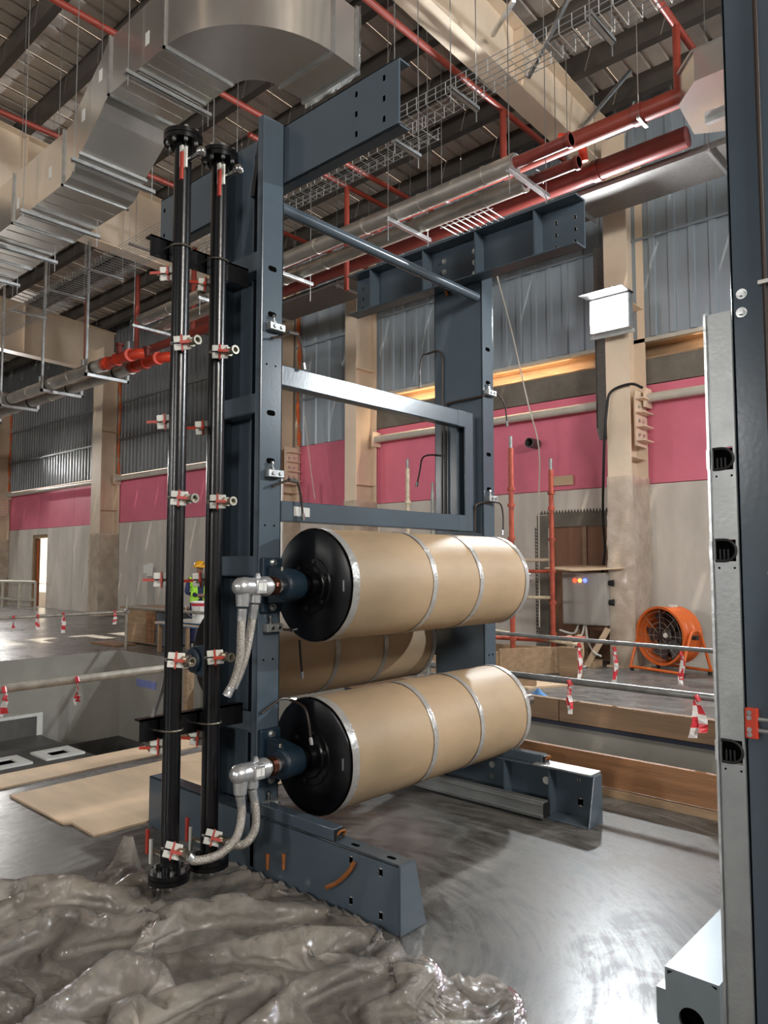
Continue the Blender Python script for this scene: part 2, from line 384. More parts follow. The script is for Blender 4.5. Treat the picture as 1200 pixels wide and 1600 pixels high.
# ---- back wall
WY = 12.0
wall = bpy.data.objects.new('wall_back', None); COL.objects.link(wall); wall.location = (-14, WY, 0); struct(wall)
COLX = [-31.55, -22.75, -13.95, -5.15]; MIDX = -11.25
LD = (-29.05, -27.75, 2.72)      # left doorway
RD = (-6.85, -5.55, 2.30)        # right boarded doorway
BAY_X = [(-40.3,-31.55), (-31.55,-22.75), (-22.75,-13.95), (-13.95,-5.15), (-5.15,3.65)]
def wpiece(name, x0, x1, z0, z1, m, th=.16, y=None):
    yy = WY if y is None else y
    return MB().box(x0, x1, yy, yy+th, z0, z1).build(name, m, wall, bevel=.008)
J = .012
for bi, (a, b) in enumerate(BAY_X):
    n = 3; wd = (b-a)/n
    for k in range(n):
        x0, x1 = a+k*wd+J/2, a+(k+1)*wd-J/2
        segs = [(x0, x1, 0, 2.955)]
        for d in (LD, RD):
            out = []
            for (p, q, z0, z1) in segs:
                if d[1] <= p or d[0] >= q or z1 <= d[2]: out.append((p,q,z0,z1)); continue
                if p < d[0]-.01: out.append((p, d[0], z0, z1))
                if q > d[1]+.01: out.append((d[1], q, z0, z1))
                out.append((max(p,d[0]), min(q,d[1]), d[2], z1))
            segs = out
        for s_ in segs: wpiece('concrete_panel', *s_, M['concrete_panel'])
        ptop = 4.62 if b > -11 else 4.50
        wpiece('pink_panel', x0, x1, 2.965, ptop, M['pink'], .14, WY+.012)
# plastered band and warm recess in the two right bays
for a, b in ((-11.3, -5.15), (-5.15, 3.65)):
    wpiece('plaster_band', a, b, 4.63, 5.06, M['plaster'], .18)
    MB().box(a, b, 12.0, 12.5, 5.06, 5.09).box(a, b, 12.45, 12.55, 5.05, 5.45).build('recess_shelf', M['wood_mid'], wall)
    MB().box(a, b, 11.96, 12.10, 5.345, 5.41).build('ledge', M['pipe_cream'], wall)
    MB().box(a, b, 12.10, 12.5, 5.38, 5.42).build('recess_soffit', M['wood_light'], wall)
    bk = MB().box(-.132, .132, 0, .09, 0, .14).build('brick', mat('orange_brick', (.50,.26,.14), .8, 0, .2, 8, .2, 30, rand=.14), wall)
    k = 0; x = a+.16
    while x < b-.1:
        if k == 0: bk.location = Vector((x, 12.10, 5.09))-worg(wall)
        else: link_copy(bk, (x, 12.10, 5.09), wall)
        x += .295; k += 1
# upper sheeting
def siding_sheet(w_, ribs, h, depth, name, m):
    """trapezoid-ribbed sheet, x from 0 to w_, ribs project to -Y"""
    p = []; pw_ = w_/ribs
    for r in range(ribs):
        x = r*pw_
        p += [(x, 0), (x+pw_*.62, 0), (x+pw_*.68, -depth), (x+pw_*.94, -depth)]
    p.append((w_, 0)); mb = MB()
    vs = []; fs = []
    for i, (x, y) in enumerate(p): vs += [(x, y, 0), (x, y, h)]
    for i in range(len(p)-1): fs.append((2*i, 2*i+2, 2*i+3, 2*i+1))
    mb.add(vs, fs); mb.box(0, w_, .012, .02, 0, h)
    return mb.build(name, m, None, origin=(0,0,0))
sA = siding_sheet(.96, 3, 4.2, .035, 'siding_sheet', M['siding']); sA.parent = wall
x = -11.2; first = True
while x < 3.2:
    if first: sA.location = Vector((x, WY-.01, 5.42))-worg(wall); first = False
    else: link_copy(sA, (x, WY-.01, 5.42), wall)
    x += .97
sC = siding_sheet(.90, 2, 5.1, .035, 'siding_sheet', M['siding']); sC.parent = wall
for k in range(3):
    if k == 0: sC.location = Vector((-13.95, WY-.01, 4.51))-worg(wall)
    else: link_copy(sC, (-13.95+.905*k, WY-.01, 4.51), wall)
sB = siding_sheet(1.09, 5, 5.1, .04, 'siding_sheet', M['siding2']); sB.parent = wall
x = -40.2; first = True
while x < -14.2:
    if first: sB.location = Vector((x, WY-.01, 4.51))-worg(wall); first = False
    else: link_copy(sB, (x, WY-.01, 4.51), wall)
    x += 1.1
for z in (5.62, 6.85):
    for a, b in ((-31.4,-23.1), (-22.5,-14.3)):
        MB().box(a, b, 11.90, 11.955, z, z+.06).build('girt', M['siding2'], wall)
for z in (5.62, 6.95): MB().box(-13.8, -11.4, 11.91, 11.955, z, z+.05).build('girt', M['siding'], wall)
MB().box(-11, 3.6, 11.93, 11.955, 7.1, 7.14).build('girt', M['siding'], wall)

# ---- left end wall of the hall
wl = bpy.data.objects.new('wall_left', None); COL.objects.link(wl); wl.location = (-42, -6, 0); struct(wl)
for k in range(12): MB().box(-42.2, -42.0, -24+k*3.0, -21.012+k*3.0, 0, 2.95).build('concrete_panel', M['concrete_panel'], wl)
for k in range(12): MB().box(-42.2, -42.05, -24+k*3.0, -21.012+k*3.0, 2.96, 12.6).build('siding_sheet', M['siding2'], wl)

# ---- opposite wall behind the camera and right end wall
wf = bpy.data.objects.new('wall_front', None); COL.objects.link(wf); wf.location = (-16, -24, 0); struct(wf)
for k in range(17): MB().box(-42+k*3.0, -39.012+k*3.0, -24.2, -24.0, 0, 2.95).build('concrete_panel', M['concrete_panel'], wf)
for k in range(17): MB().box(-42+k*3.0, -39.012+k*3.0, -24.2, -24.05, 2.96, 12.6).build('siding_sheet', M['siding2'], wf)
wr = bpy.data.objects.new('wall_right', None); COL.objects.link(wr); wr.location = (7, -6, 0); struct(wr)
for k in range(12): MB().box(7.0, 7.2, -24+k*3.0, -21.012+k*3.0, 0, 2.95).build('concrete_panel', M['concrete_panel'], wr)
for k in range(12): MB().box(7.05, 7.2, -24+k*3.0, -21.012+k*3.0, 2.96, 12.6).build('siding_sheet', M['siding2'], wr)

# ---- roof
ceil = bpy.data.objects.new('ceiling', None); COL.objects.link(ceil); ceil.location = (-12, 5, 9.6); struct(ceil)
def roof_z(y): return 9.60+(12-y)*.075
def deck_panel(spans=((-24, 12.2),)):
    mb = MB(); n = 4; w_ = 1.2; p = []
    for r in range(n):
        x = r*w_/n; q = w_/n
        p += [(x, 0), (x+q*.72, 0), (x+q*.78, .05), (x+q*.94, .05)]
    p.append((w_, 0)); vs = []; fs = []
    for a, b in spans:
        o_ = len(vs)
        for x, z in p: vs += [(x, a, z+roof_z(a)), (x, b, z+roof_z(b))]
        for i in range(len(p)-1): fs.append((o_+2*i, o_+2*i+2, o_+2*i+3, o_+2*i+1))
    mb.add(vs, fs)
    return mb.build('roof_panel', M['deck'], None, origin=(0,0,0))
dp = deck_panel(); dp.parent = ceil
for k in range(41):
    x = -42.4+k*1.205
    if abs(x-(-12.9)) < .6:                # roof gap added out of view to throw a sun band on the left floor
        for sp_ in (((-24, -1.6),), ((2.2, 12.2),)):
            g = deck_panel(sp_); g.parent = ceil; g.location = Vector((x,0,0))-worg(ceil)
        continue
    if k == 0: dp.location = Vector((x,0,0))-worg(ceil)
    else: link_copy(dp, (x,0,0), ceil)
def purlin():
    mb = MB(); mb.box(-42, 7, -.004, .004, -.34, 0); mb.box(-42, 7, -.004, .13, -.34, -.332); mb.box(-42, 7, -.004, .13, -.008, 0); mb.box(-42, 7, .122, .13, -.34, -.29)
    return mb.build('purlin', M['purlin'], None, origin=(0,0,0))
pu = purlin(); pu.parent = ceil; k = 0; y = -2.6
while y < 12:
    l = Vector((0, y, roof_z(y)-.005))
    if k == 0: pu.location = l-worg(ceil)
    else: link_copy(pu, l, ceil)
    y += 1.0; k += 1

def roof_beam(x, zb0, label, wd=.36):
    """tapered cream rafter running towards the wall; zb0 = underside height at y=11.5"""
    t = thing('roof_beam', label, 'beam', (x, 5, zb0))
    def zb(y): return zb0+(11.5-y)*.035
    y0, y1 = -3.5, 11.95
    vs = [(x-.011,y0,zb(y0)),(x+.011,y0,zb(y0)),(x+.011,y1,zb(y1)),(x-.011,y1,zb(y1)),
          (x-.011,y0,roof_z(y0)-.35),(x+.011,y0,roof_z(y0)-.35),(x+.011,y1,roof_z(y1)-.35),(x-.011,y1,roof_z(y1)-.35)]
    bf = [(0,3,2,1),(4,5,6,7),(0,1,5,4),(1,2,6,5),(2,3,7,6),(3,0,4,7)]
    MB().add(vs, bf).build('web', M['cream'], t)
    for nm, f in (('bottom_flange', lambda y: (zb(y)-.02, zb(y))), ('top_flange', lambda y: (roof_z(y)-.33, roof_z(y)-.35))):
        vs = []
        for i in (0, 1):
            for (xx, yy) in ((x-wd/2,y0),(x+wd/2,y0),(x+wd/2,y1),(x-wd/2,y1)): vs.append((xx,yy,f(yy)[i]))
        MB().add(vs, bf).build(nm, M['cream'], t)
    for yy in (2.0, 5.5, 9.0):
        MB().box(x-wd/2+.01, x+wd/2-.01, yy-.006, yy+.006, zb(yy), roof_z(yy)-.36).build('stiffener', M['cream'], t)
    return t
roof_beam(-5.58, 8.43, 'broad cream steel roof beam running diagonally down to the floodlit column')
roof_beam(-14.25, 8.02, 'cream steel roof beam behind the duct and the black pipe flange')
roof_beam(-23.0, 7.9, 'cream steel roof beam at far left above the pipes')

# flybraces from the near beam
for i, (a, b) in enumerate((((825,122),(887,0)), ((770,55),(803,0)), ((905,205),(985,88)))):
    y = (6.0, 6.0, 9.0)[i]
    p0 = at(a[0], a[1], 'x', -5.4); p1 = at(b[0], b[1], 'x', -4.6)
    p1.z = min(p1.z, roof_z(p1.y)-.33)
    tag(MB().bar(p0, p1, .05, .05).build('flybrace', M['zinc']), ('pale angle brace crossing in front of the wire tray on the broad cream beam', 'short pale angle brace at the top edge by the broad cream beam', 'thin pale brace rising from the red pipe end beside the cream beam')[i], 'brace')

# ---- columns
def wrap_sleeve(x0, x1, y0, y1, z0, z1, seed, parent):
    """crumpled film tied round a column"""
    per = []; n = 12
    for i in range(n): per.append((x0+(x1-x0)*i/n, y0))
    for i in range(n): per.append((x1, y0+(y1-y0)*i/n))
    for i in range(n): per.append((x1-(x1-x0)*i/n, y1))
    for i in range(n): per.append((x0, y1-(y1-y0)*i/n))
    cx, cy = (x0+x1)/2, (y0+y1)/2; k = int((z1-z0)/.06); vs = []; fs = []; m = len(per)
    for j in range(k+1):
        z = z0+(z1-z0)*j/k
        for i, (x, y) in enumerate(per):
            v = noise.noise(Vector((x*3+seed, y*3, z*2.2)))*.5+abs(noise.noise(Vector((x*5+z*2, y*5-z*3+seed, z*4))))*.7
            g = .008+.040*v*(1 if j < k-2 else .2)
            g = max(g, .006)
            vs.append((x+(x-cx)/abs(x1-x0)*2*g, y+(y-cy)/abs(y1-y0)*2*g, z))
    for j in range(k):
        for i in range(m): fs.append((j*m+i, j*m+(i+1)%m, (j+1)*m+(i+1)%m, (j+1)*m+i))
    mb = MB().add(vs, fs)
    return mb.build('plastic_wrap', M['wrap'], parent, smooth=True)
def column(cx, w_, label, top=8.6, y0=11.32, wrap=0, splice=False, foil=False, m='cream'):
    t = thing('steel_column', label, 'column', (cx, 11.65, 0)); x0, x1 = cx-w_/2, cx+w_/2
    MB().box(x0, x1, y0, y0+.02, 0, top).build('front_flange', M[m], t)
    MB().box(x0, x1, 11.96, 11.98, 0, top).build('rear_flange', M[m], t)
    MB().box(cx-.008, cx+.008, y0+.02, 11.96, 0, top).build('web', M[m], t)
    for z in (3.35, 5.9): MB().box(x0+.01, x1-.01, y0+.02, 11.96, z, z+.015).build('stiffener', M[m], t)
    MB().box(x0-.06, x1+.06, y0-.06, 11.99, 0, .03).build('base_plate', M[m], t)
    if splice:
        sp = MB().box(x1-.02, x1+.005, 11.50, 11.92, 3.55, 4.45).build('splice_plate', M[m], t)
        for z in (3.62, 3.85, 4.08, 4.31): MB().box(x1-.03, x1+.14, 11.52, 11.90, z, z+.02).build('splice_rib', M[m], sp)
        for z in (3.73, 3.96, 4.19):
            for yy in (11.62, 11.78): MB().cyl((x1, yy, z), (x1+.03, yy, z), .028, n=6).build('bolt', M['zinc'], sp)
    if foil:
        pts = [(x1+.03+.03*math.sin(z*3.1), 11.9, z) for z in [4.5+.25*i for i in range(15)]]
        MB().tube(pts, [.035+.022*math.sin(i*2.3) for i in range(15)], 8).build('orange_foil_strip', M['cable_orange'], t, smooth=True)
    if wrap: wrap_sleeve(x0-.005, x1+.005, y0-.005, 11.97, .02, wrap, cx, t)
    return t
column(-31.55, .55, 'cream steel column at the left edge of the photo beside the lit doorway', wrap=2.6, foil=True, splice=True)
column(-22.75, .62, 'cream steel column between the lit doorway and the black pipes', wrap=2.6, foil=True)
column(-13.95, .60, 'cream steel column seen just right of the slotted near post', wrap=2.9, splice=True, foil=True)
column(MIDX, .34, 'slim cream column lit warm beside the glowing ledge', top=8.9, wrap=3.0)
lampcol = column(-5.15, .40, 'cream steel column carrying the bright floodlight, lower half wrapped in film', top=8.7, wrap=3.05, splice=True)
column(3.65, .40, 'cream steel column out of frame at right', top=8.7) if False else None

# cream wall pipe, one length per bay
for a, b, lb in ((-31.2,-23.1,'between the two left columns'), (-22.4,-14.3,'behind the black pipes'), (-11.0,-5.4,'right of the slim warm-lit column'), (-4.9,3.6,'right of the floodlit column'), (-40,-31.9,'beyond the leftmost column')):
    if a < -39: continue
    t = thing('wall_pipe', 'cream horizontal pipe along the pink wall band '+lb, 'pipe', ((a+b)/2, 11.82, 4.3))
    MB().cyl((a, 11.82, 4.36), (b, 11.82, 4.36), .075, n=14).build('pipe_run', M['pipe_cream'], t, smooth=True)
    for x in (a+.02, b-.02):
        MB().box(x-.02, x+.02, 11.72, 11.98, 4.20, 4.52).build('end_bracket', M['cream'], t)

# left doorway: opening to the daylight with plywood leaves
d1 = bpy.data.objects.new('door_1', None); COL.objects.link(d1); d1.location = (-28.4, 12.05, 0); struct(d1)
MB().box(LD[0], LD[0]+.09, 12.02, 12.18, 0, LD[2]).box(LD[1]-.05, LD[1], 12.02, 12.18, 0, LD[2]).box(LD[0], LD[1], 12.02, 12.18, LD[2]-.12, LD[2]).build('door_frame', M['wood_mid'], d1)
MB().box(LD[0]+.09, -28.66, 12.10, 12.14, .02, LD[2]-.13).build('door_leaf', M['wood_door'], d1)
MB().bar((-28.74, 12.09, .05), (-28.74, 12.09, LD[2]-.2), .07, .03, (0,1,0)).build('batten', M['cable_orange'], d1)
out = MB().box(-60, 12, 12.2, 40, -.3, -.02).build('floor_outside', mat('sunlit_ground', (.6,.55,.48), .9), origin=(0,12,0)); struct(out)
ow = MB().box(-95, -25, 27, 27.3, -.02, 9).build('backdrop_wall', mat('sunlit_wall', (.75,.70,.62), .9), origin=(-60,27,0)); struct(ow)  # backdrop added outside so the doorway shows bright
sun = bpy.data.lights.new('sun', 'SUN'); sun.energy = 12; sun.color = (1, .90, .74); sun.angle = .01
so = bpy.data.objects.new('sun', sun); COL.objects.link(so); so.location = (-10, 30, 30); so.rotation_euler = Vector((-.25, .55, -.8)).to_track_quat('-Z','Y').to_euler()

# right doorway closed with plywood, chipped concrete edge
d2 = bpy.data.objects.new('door_2', None); COL.objects.link(d2); d2.location = (-6.2, 12.05, 0); struct(d2)
MB().box(RD[0], -6.16, 12.05, 12.07, 0, RD[2]).build('board_panel', M['wood_door'], d2)
MB().box(-6.15, RD[1], 12.06, 12.08, 0, RD[2]).build('board_panel', M['wood_door'], d2)
MB().box(-6.19, -6.11, 12.03, 12.05, 0, RD[2]).build('batten', M['wood_mid'], d2)
tooth = MB()
z = .03
while z < RD[2]:
    tooth.prism([(RD[0]-.26, 0), (RD[0]-.20-random.random()*.03, 0), (RD[0]-.26, .055)], 'y', 11.985, 12.0); 
    for i in range(3): tooth.v[-6+i] = tooth.v[-6+i]+Vector((0,0,z)); tooth.v[-3+i] = tooth.v[-3+i]+Vector((0,0,z))
    z += .06
x = RD[0]-.2
while x < RD[1]+.2:
    tooth.add([(x,11.985,RD[2]+.24),(x+.05,11.985,RD[2]+.24),(x+.025,11.985,RD[2]+.31),(x,12.0,RD[2]+.24),(x+.05,12.0,RD[2]+.24),(x+.025,12.0,RD[2]+.31)],[(0,1,2),(5,4,3),(0,3,4,1),(1,4,5,2),(2,5,3,0)]); x += .06
stuff(tooth.build('saw_cut_edge', mat('chipped_concrete', (.10,.09,.08), .9), d2))
MB().box(RD[0]-.22, RD[0], 11.988, 12.0, 0, RD[2]+.22).box(RD[0], RD[1]+.05, 11.988, 12.0, RD[2], RD[2]+.24).build('rough_border', M['plaster'], d2)

# ---- floodlights
def flood(i, label, visible=True):
    x, y, z = FLOODS[i]
    t = thing('floodlight', label, 'lamp', (x, y, z-.3))
    d = Vector((.1, -1, -.45)).normalized()
    MB().box(x-.34, x+.34, y-.08, y+.08, z-.29, z+.29).build('housing', M['zinc'], t, bevel=.02)
    MB().box(x-.31, x+.31, y-.095, y-.08, z-.26, z+.26).build('lens', M['lens'], t)
    MB().box(x-.03, x+.03, y+.08, 11.315, z-.20, z-.14).box(x-.37, x+.37, y+.02, y+.05, z-.34, z-.29).build('bracket', M['zinc'], t)
    MB().box(x-.36, x+.36, y-.40, y+.06, z+.29, z+.302).build('added_visor', M['blackm'], t)  # plate added to block upward lamp light from the tray above
    return t
flood(0, 'bright white floodlight fixed high on the cream column at right')
flood(1, 'white floodlight on the next wall column to the right')
flood(2, 'white floodlight glowing on the leftmost column')
cabl = [at(1004,606,'y',11.30), at(985,600,'y',11.27), at(955,612,'y',11.25), at(948,640,'y',11.2), at(944,700,'y',11.25), at(942,800,'y',11.6), at(945,860,'y',11.8), at(940,900,'y',11.75)]
tag(MB().tube(smooth_path(cabl), .022, 8).build('power_cable', M['blackm'], smooth=True), 'black power cable hanging from the floodlit column down to the grey cabinet', 'cable')

# ================================================================== MACHINE FRAME
FX0, FX1 = -3.72, -3.25
YN, YNI, YFI, YF = 2.56, 2.715, 4.72, 4.875
mf = thing('machine_frame', 'tall blue-grey steel machine frame holding three paper-wrapped cylinders', 'machine', (-3.4, 3.7, 0))
P = M['paint']
T = .012
def post(yo, yi, side):
    mb = MB(); a, b = min(yo,yi), max(yo,yi)
    if side < 0: mb.box(FX0, FX1, yi-T, yi, .02, 4.22)
    else: mb.box(FX0, FX1, yi, yi+T, .02, 4.22)
    mb.box(FX1-T, FX1, a, b, .02, 4.22); mb.box(FX0, FX0+T, a, b, .02, 4.22)
    l0, l1 = (yo, yo+T) if side < 0 else (yo-T, yo)
    mb.box(FX1-.052, FX1-T, l0, l1, .02, 4.22); mb.box(FX0+T, FX0+.052, l0, l1, .02, 4.22)
    return mb.build('post', P, mf, bevel=.004)
pn = post(YN, YNI, -1); pfar = post(YF, YFI, 1)
for z in (3.39, 2.56, 1.635, .775):
    MB().box(FX0+T, FX1-T, YN+.03, YN+.036, z-.055, z+.055).box(FX0+T, FX1-T, YN+.03, YNI-T, z-.058, z-.052).build('stiffener', P, pn)
# inner channel lines in the near post recess
for x in (-3.42, -3.47): MB().box(x-.006, x+.006, YNI-.05, YNI-T, .1, 4.1).build('rib', P, pn)
for z in (2.05, 1.62+.32, 2.42, .95): 
    MB().box(-3.52, -3.49, YNI-.016, YNI-.0119, z, z+.035).build('slot', M['label'], pn)
MB().bar((-3.30, 2.60, 4.16), (-3.36, 2.585, 3.77), .035, .035).build('brace', M['blackm'], pn)
def capsule(cy, cz, w_, h_):
    pts = []; r = h_/2
    for i in range(7): q = -math.pi/2+math.pi*i/6; pts.append((cy+w_/2-r+r*math.cos(q), cz+r*math.sin(q)))
    for i in range(7): q = math.pi/2+math.pi*i/6; pts.append((cy-w_/2+r+r*math.cos(q), cz+r*math.sin(q)))
    return pts
for z in (3.33, 3.063, 2.496, 2.224): 
    MB().prism(capsule(2.635, z, .06, .03), 'x', FX1, FX1+.0015).build('slot', M['void'], pn)
    MB().prism(capsule(4.80, z, .06, .03), 'x', FX1, FX1+.0015).build('slot', M['void'], pfar)
for z in (2.77, 1.86, 1.12, .30, .12):
    for yy in (2.60, 2.665): MB().cyl((FX1, yy, z), (FX1+.0015, yy, z), .006, n=8).build('hole', M['void'], pn)
for z in (1.20,.95):
    for yy in (4.78, 4.83): MB().cyl((FX1, yy, z), (FX1+.0015, yy, z), .008, n=8).build('hole', M['void'], pfar)
# top cross beams
def beam(yw0, yw1, yfl, name='top_beam'):
    mb = MB(); mb.box(-4.60, -2.36, yw0, yw1, 3.86, 4.22); mb.box(-4.60, -2.36, yw0, yfl, 3.86, 3.872); mb.box(-4.60, -2.36, yw0, yfl, 4.208, 4.22)
    return mb.build(name, P, mf, bevel=.003)
bn = beam(YNI, YNI+.012, YNI+.085); bf_ = beam(YFI, YFI-.012, YFI-.135)
for x in (-4.33, -3.74, -3.22, -2.70): MB().box(x-.006, x+.006, YFI-.125, YFI-.012, 3.872, 4.208).build('stiffener', P, bf_)
MB().box(-2.372, -2.36, YFI-.13, YFI-.012, 3.872, 4.208).build('end_plate', P, bf_) if False else None
for x in (-4.52, -4.40, -2.58, -2.43):
    for z in (3.93, 4.02, 4.11): MB().prism(capsule(x, z, .02, .035) , 'y', YFI-.0135, YFI-.012).build('hole', M['label'], bf_)
for x in (-2.66, -2.46):
    for z in (3.93, 4.04, 4.15): MB().prism(capsule(x, z, .016, .03), 'y', YNI-.0015, YNI).build('hole', M['void'], bn)
for x in (-4.55,):
    for z in (3.95, 4.13): MB().prism(capsule(x, z, .02, .03), 'y', YNI-.0015, YNI).build('hole', M['void'], bn)
for x in (-3.60, -3.30):
    for z in (3.93, 4.02, 4.11):
        MB().cyl((x, YFI-.012, z), (x, YFI-.018, z), .022, n=16).cyl((x, YFI-.018, z), (x, YFI-.032, z), .014, n=6).build('bolt', M['zinc'], bf_)
# tie bar and cross bars
MB().cyl((-3.29, YNI, 3.735), (-3.29, YFI-.01, 3.735), .036, n=20).build('tie_bar', P, mf, smooth=True)
for z0, z1 in ((2.67, 2.79), (1.888, 2.005)):
    cb = MB().box(-3.335, FX1, YNI, 4.49, z0, z1).build('cross_bar', P, mf, bevel=.006)
    MB().box(-3.336, FX1+.002, 4.40, 4.50, z0-.002, z1+.002).build('end_block', P, cb, bevel=.004)
MB().box(-3.335, -3.323, 4.49, YFI, 1.888, 2.79).box(-3.262, FX1, 4.49, 4.60, 1.888, 2.79).box(-3.335, FX1, 4.588, 4.60, 1.888, 2.79).build('upright', P, mf, bevel=.004)
lb = MB().add([at(459,791,'x',FX1+.002), at(484,794,'x',FX1+.002), at(484,808,'x',FX1+.002), at(459,806,'x',FX1+.002), at(459,791,'x',FX1+.0005), at(484,794,'x',FX1+.0005), at(484,808,'x',FX1+.0005), at(459,806,'x',FX1+.0005)],
  [(0,1,2,3),(7,6,5,4),(0,4,5,1),(1,5,6,2),(2,6,7,3),(3,7,4,0)]).build('paper_label', M['label'], mf)
lb['label'] = 'white paper label'
# feet
def foot(yo, sgn):
    """yo = outer plane, sgn = +1: flange goes towards +Y"""
    f = MB()
    def Y(d): return yo+sgn*d
    f.box(-4.33, -2.235, yo, Y(.012), 0, .305); f.box(-4.33, -2.235, yo, Y(.105), .293, .305)
    f.add([(-2.235,Y(0),0),(-2.235,Y(.185),0),(-2.235,Y(.105),.305),(-2.235,Y(0),.305),(-2.223,Y(0),0),(-2.223,Y(.185),0),(-2.223,Y(.105),.305),(-2.223,Y(0),.305)],
      [(0,1,2,3),(7,6,5,4),(0,4,5,1),(1,5,6,2),(2,6,7,3),(3,7,4,0)])
    f.add([(-4.33,Y(0),0),(-4.33,Y(.185),0),(-4.33,Y(.105),.305),(-4.33,Y(0),.305),(-4.318,Y(0),0),(-4.318,Y(.185),0),(-4.318,Y(.105),.305),(-4.318,Y(0),.305)],
      [(0,1,2,3),(7,6,5,4),(0,4,5,1),(1,5,6,2),(2,6,7,3),(3,7,4,0)])
    f.box(-4.33, -2.235, Y(.012), Y(.18), 0, .012)
    o = f.build('foot', P, mf, bevel=.004)
    for x in (-2.9, -2.55): MB().box(x-.006, x+.006, Y(.012), Y(.10), .012, .293).build('stiffener', P, o)
    for x in (-2.75, -2.55, -2.32):
        MB().prism(capsule(x, Y(.06) if False else 0, .05, .022), 'z', .305, .3065).build('slot', M['void'], o).location.y = Y(.05)
    return o
fn = foot(YN, 1); ff = foot(YF-.245, 1) if False else foot(4.53, -1)
for x, z in ((-2.53, .255), (-2.34, .25), (-2.53, .07), (-2.34, .06)):
    MB().prism(capsule(x, z, .014, .034), 'y', YN-.0015, YN).build('slot', M['label'], fn)
for x, z, w_, h_ in ((-2.62,.19,.055,.05),(-2.38,.24,.02,.03),(-2.37,.10,.014,.05)):
    MB().prism(capsule(x, z, w_, h_), 'y', 4.5165, 4.5180).build('hole', M['label'], ff)
# rails on the feet
for yy, nm, x1 in ((2.60, fn, -2.66), (4.50, ff, -2.62)):
    r_ = MB().box(-3.23, x1, yy-.035, yy+.035, .305, .365).build('guide_rail', M['paint'], nm, bevel=.004)
    MB().box(x1-.002, x1+.018, yy-.028, yy+.028, .312, .358).build('end_cap', M['blackm'], r_)
    MB().tube(smooth_path([(x1+.018,yy-.02,.34),(x1+.035,yy-.01,.36),(x1+.03,yy+.02,.35),(x1+.018,yy+.02,.33)],4), .006, 6).build('wire', M['copper'], r_)
MB().box(-3.70, -2.50, 4.27, 4.33, .02, .13).box(-3.70, -2.50, 4.262, 4.27, .035, .05).box(-3.70,-2.50,4.262,4.27,.10,.115).build('floor_rail', M['alu'], ff, bevel=.006)
MB().box(-2.50, -2.49, 4.265, 4.335, .03, .12).build('rail_cap', M['blackm'], ff)
MB().box(-2.66, -2.24, 4.41, 4.55, .305, .317).build('top_plate', M['alu'], ff, bevel=.002)
for (x,z) in ((-3.05,.22),(-3.05,.14)): MB().cyl((x,4.518,z),(x,4.506,z),.022,n=14).build('bolt', M['zinc'], ff)
# straps hanging on the near foot and post
st = [at(553,1348,'y',YN-.012), at(545,1362,'y',YN-.014), at(528,1378,'y',YN-.014), at(510,1387,'y',YN-.02)]
sm = MB()
sm.tube(smooth_path(st, 5), .011, 6); sm.build('copper_strap', M['copper'], fn, smooth=True)
for px, yo in ((418, YN-.006), (443, YN-.006)):
    p = at(px, 1345, 'y', yo); 
    MB().cyl(p+Vector((0,0,-.045)), p+Vector((0,0,.035)), .007, .011, n=8).build('copper_pin', M['copper'], fn)

# clamp blocks with lubrication hoses
def clamp(y, z, hose=True, far=False):
    c = MB().box(FX1, FX1+.045, y-.055, y+.055, z-.022, z+.022).build('clamp_block', M['alu'], pfar if far else pn, bevel=.004)
    for dy in (-.02, .028): MB().cyl((FX1+.045, y+dy, z), (FX1+.052, y+dy, z), .011, n=10).build('bolt', M['steel'], c)
    MB().lathe((FX1+.02, y-.015, z+.022), (0,0,1), [(0,.014),(.012,.014),(.014,.007),(.03,.007),(.034,.012),(.046,.010),(.05,.004)], 10).build('grease_nipple', M['steel'], c)
    return c
for z in (2.985, 2.15, 1.295, .345): clamp(2.645, z)
for z in (2.977, 2.147): clamp(4.80, z, far=True)
def line(name, pts, r=.007, tip=True, m='brownline', k=6):
    o = MB().tube(smooth_path(pts, k), r, 8).build(name, M[m], mf, smooth=True)
    if tip:
        a = Vector(pts[-1]); d = (a-Vector(pts[-2])).normalized()
        MB().cyl(a-d*.01, a+d*.03, .011, .013, n=8).build('fitting', M['steel'], o)
    return o
A = lambda x, y: at(x, y, 'x', FX1+.03)
def ferr(p, q, par): MB().cyl(p, q, .012, n=8).build('ferrule', M['steel'], par)
for pts in ([(424,528),(440,526),(455,520),(465,522),(471,540),(475,570)], [(425,760),(440,754),(455,750),(464,753),(470,775),(473,805)],
            [(435,983),(448,984),(457,985)], [(408,1115),(425,1102),(440,1092),(455,1093)]):
    w_ = [A(*p) for p in pts]; l = line('lubrication_hose', w_)
    if len(pts) > 4: ferr(w_[2]-Vector((0,.02,0)), w_[3], l)
line('lubrication_hose', [at(468,1000,'x',-3.45), at(470,1030,'x',-3.45), at(472,1052,'x',-3.45)])
line('lubrication_hose', [at(455,1093,'y',2.75), at(475,1105,'y',2.76), at(482,1125,'y',2.76), at(486,1155,'y',2.76)])
B_ = lambda x, y: at(x, y, 'y', YFI-.02)
line('lubrication_line', [B_(691,826), B_(691,640), B_(691,575), B_(691,560), B_(687,550), B_(680,549), B_(668,553)], .009, False, k=4)
line('lubrication_line', [B_(697,826), B_(697,720), B_(697,640), B_(699,632), B_(706,629), B_(748,620), at(765,614,'x',FX1+.03)], .009, False, k=4)
line('lubrication_hose', [B_(668,553), B_(660,556), B_(656,575), B_(656,600)], .006)
line('lubrication_hose', [at(768,614,'x',FX1+.04), at(780,618,'x',FX1+.04), at(789,635,'x',FX1+.04), at(792,660,'x',FX1+.04)], .006)
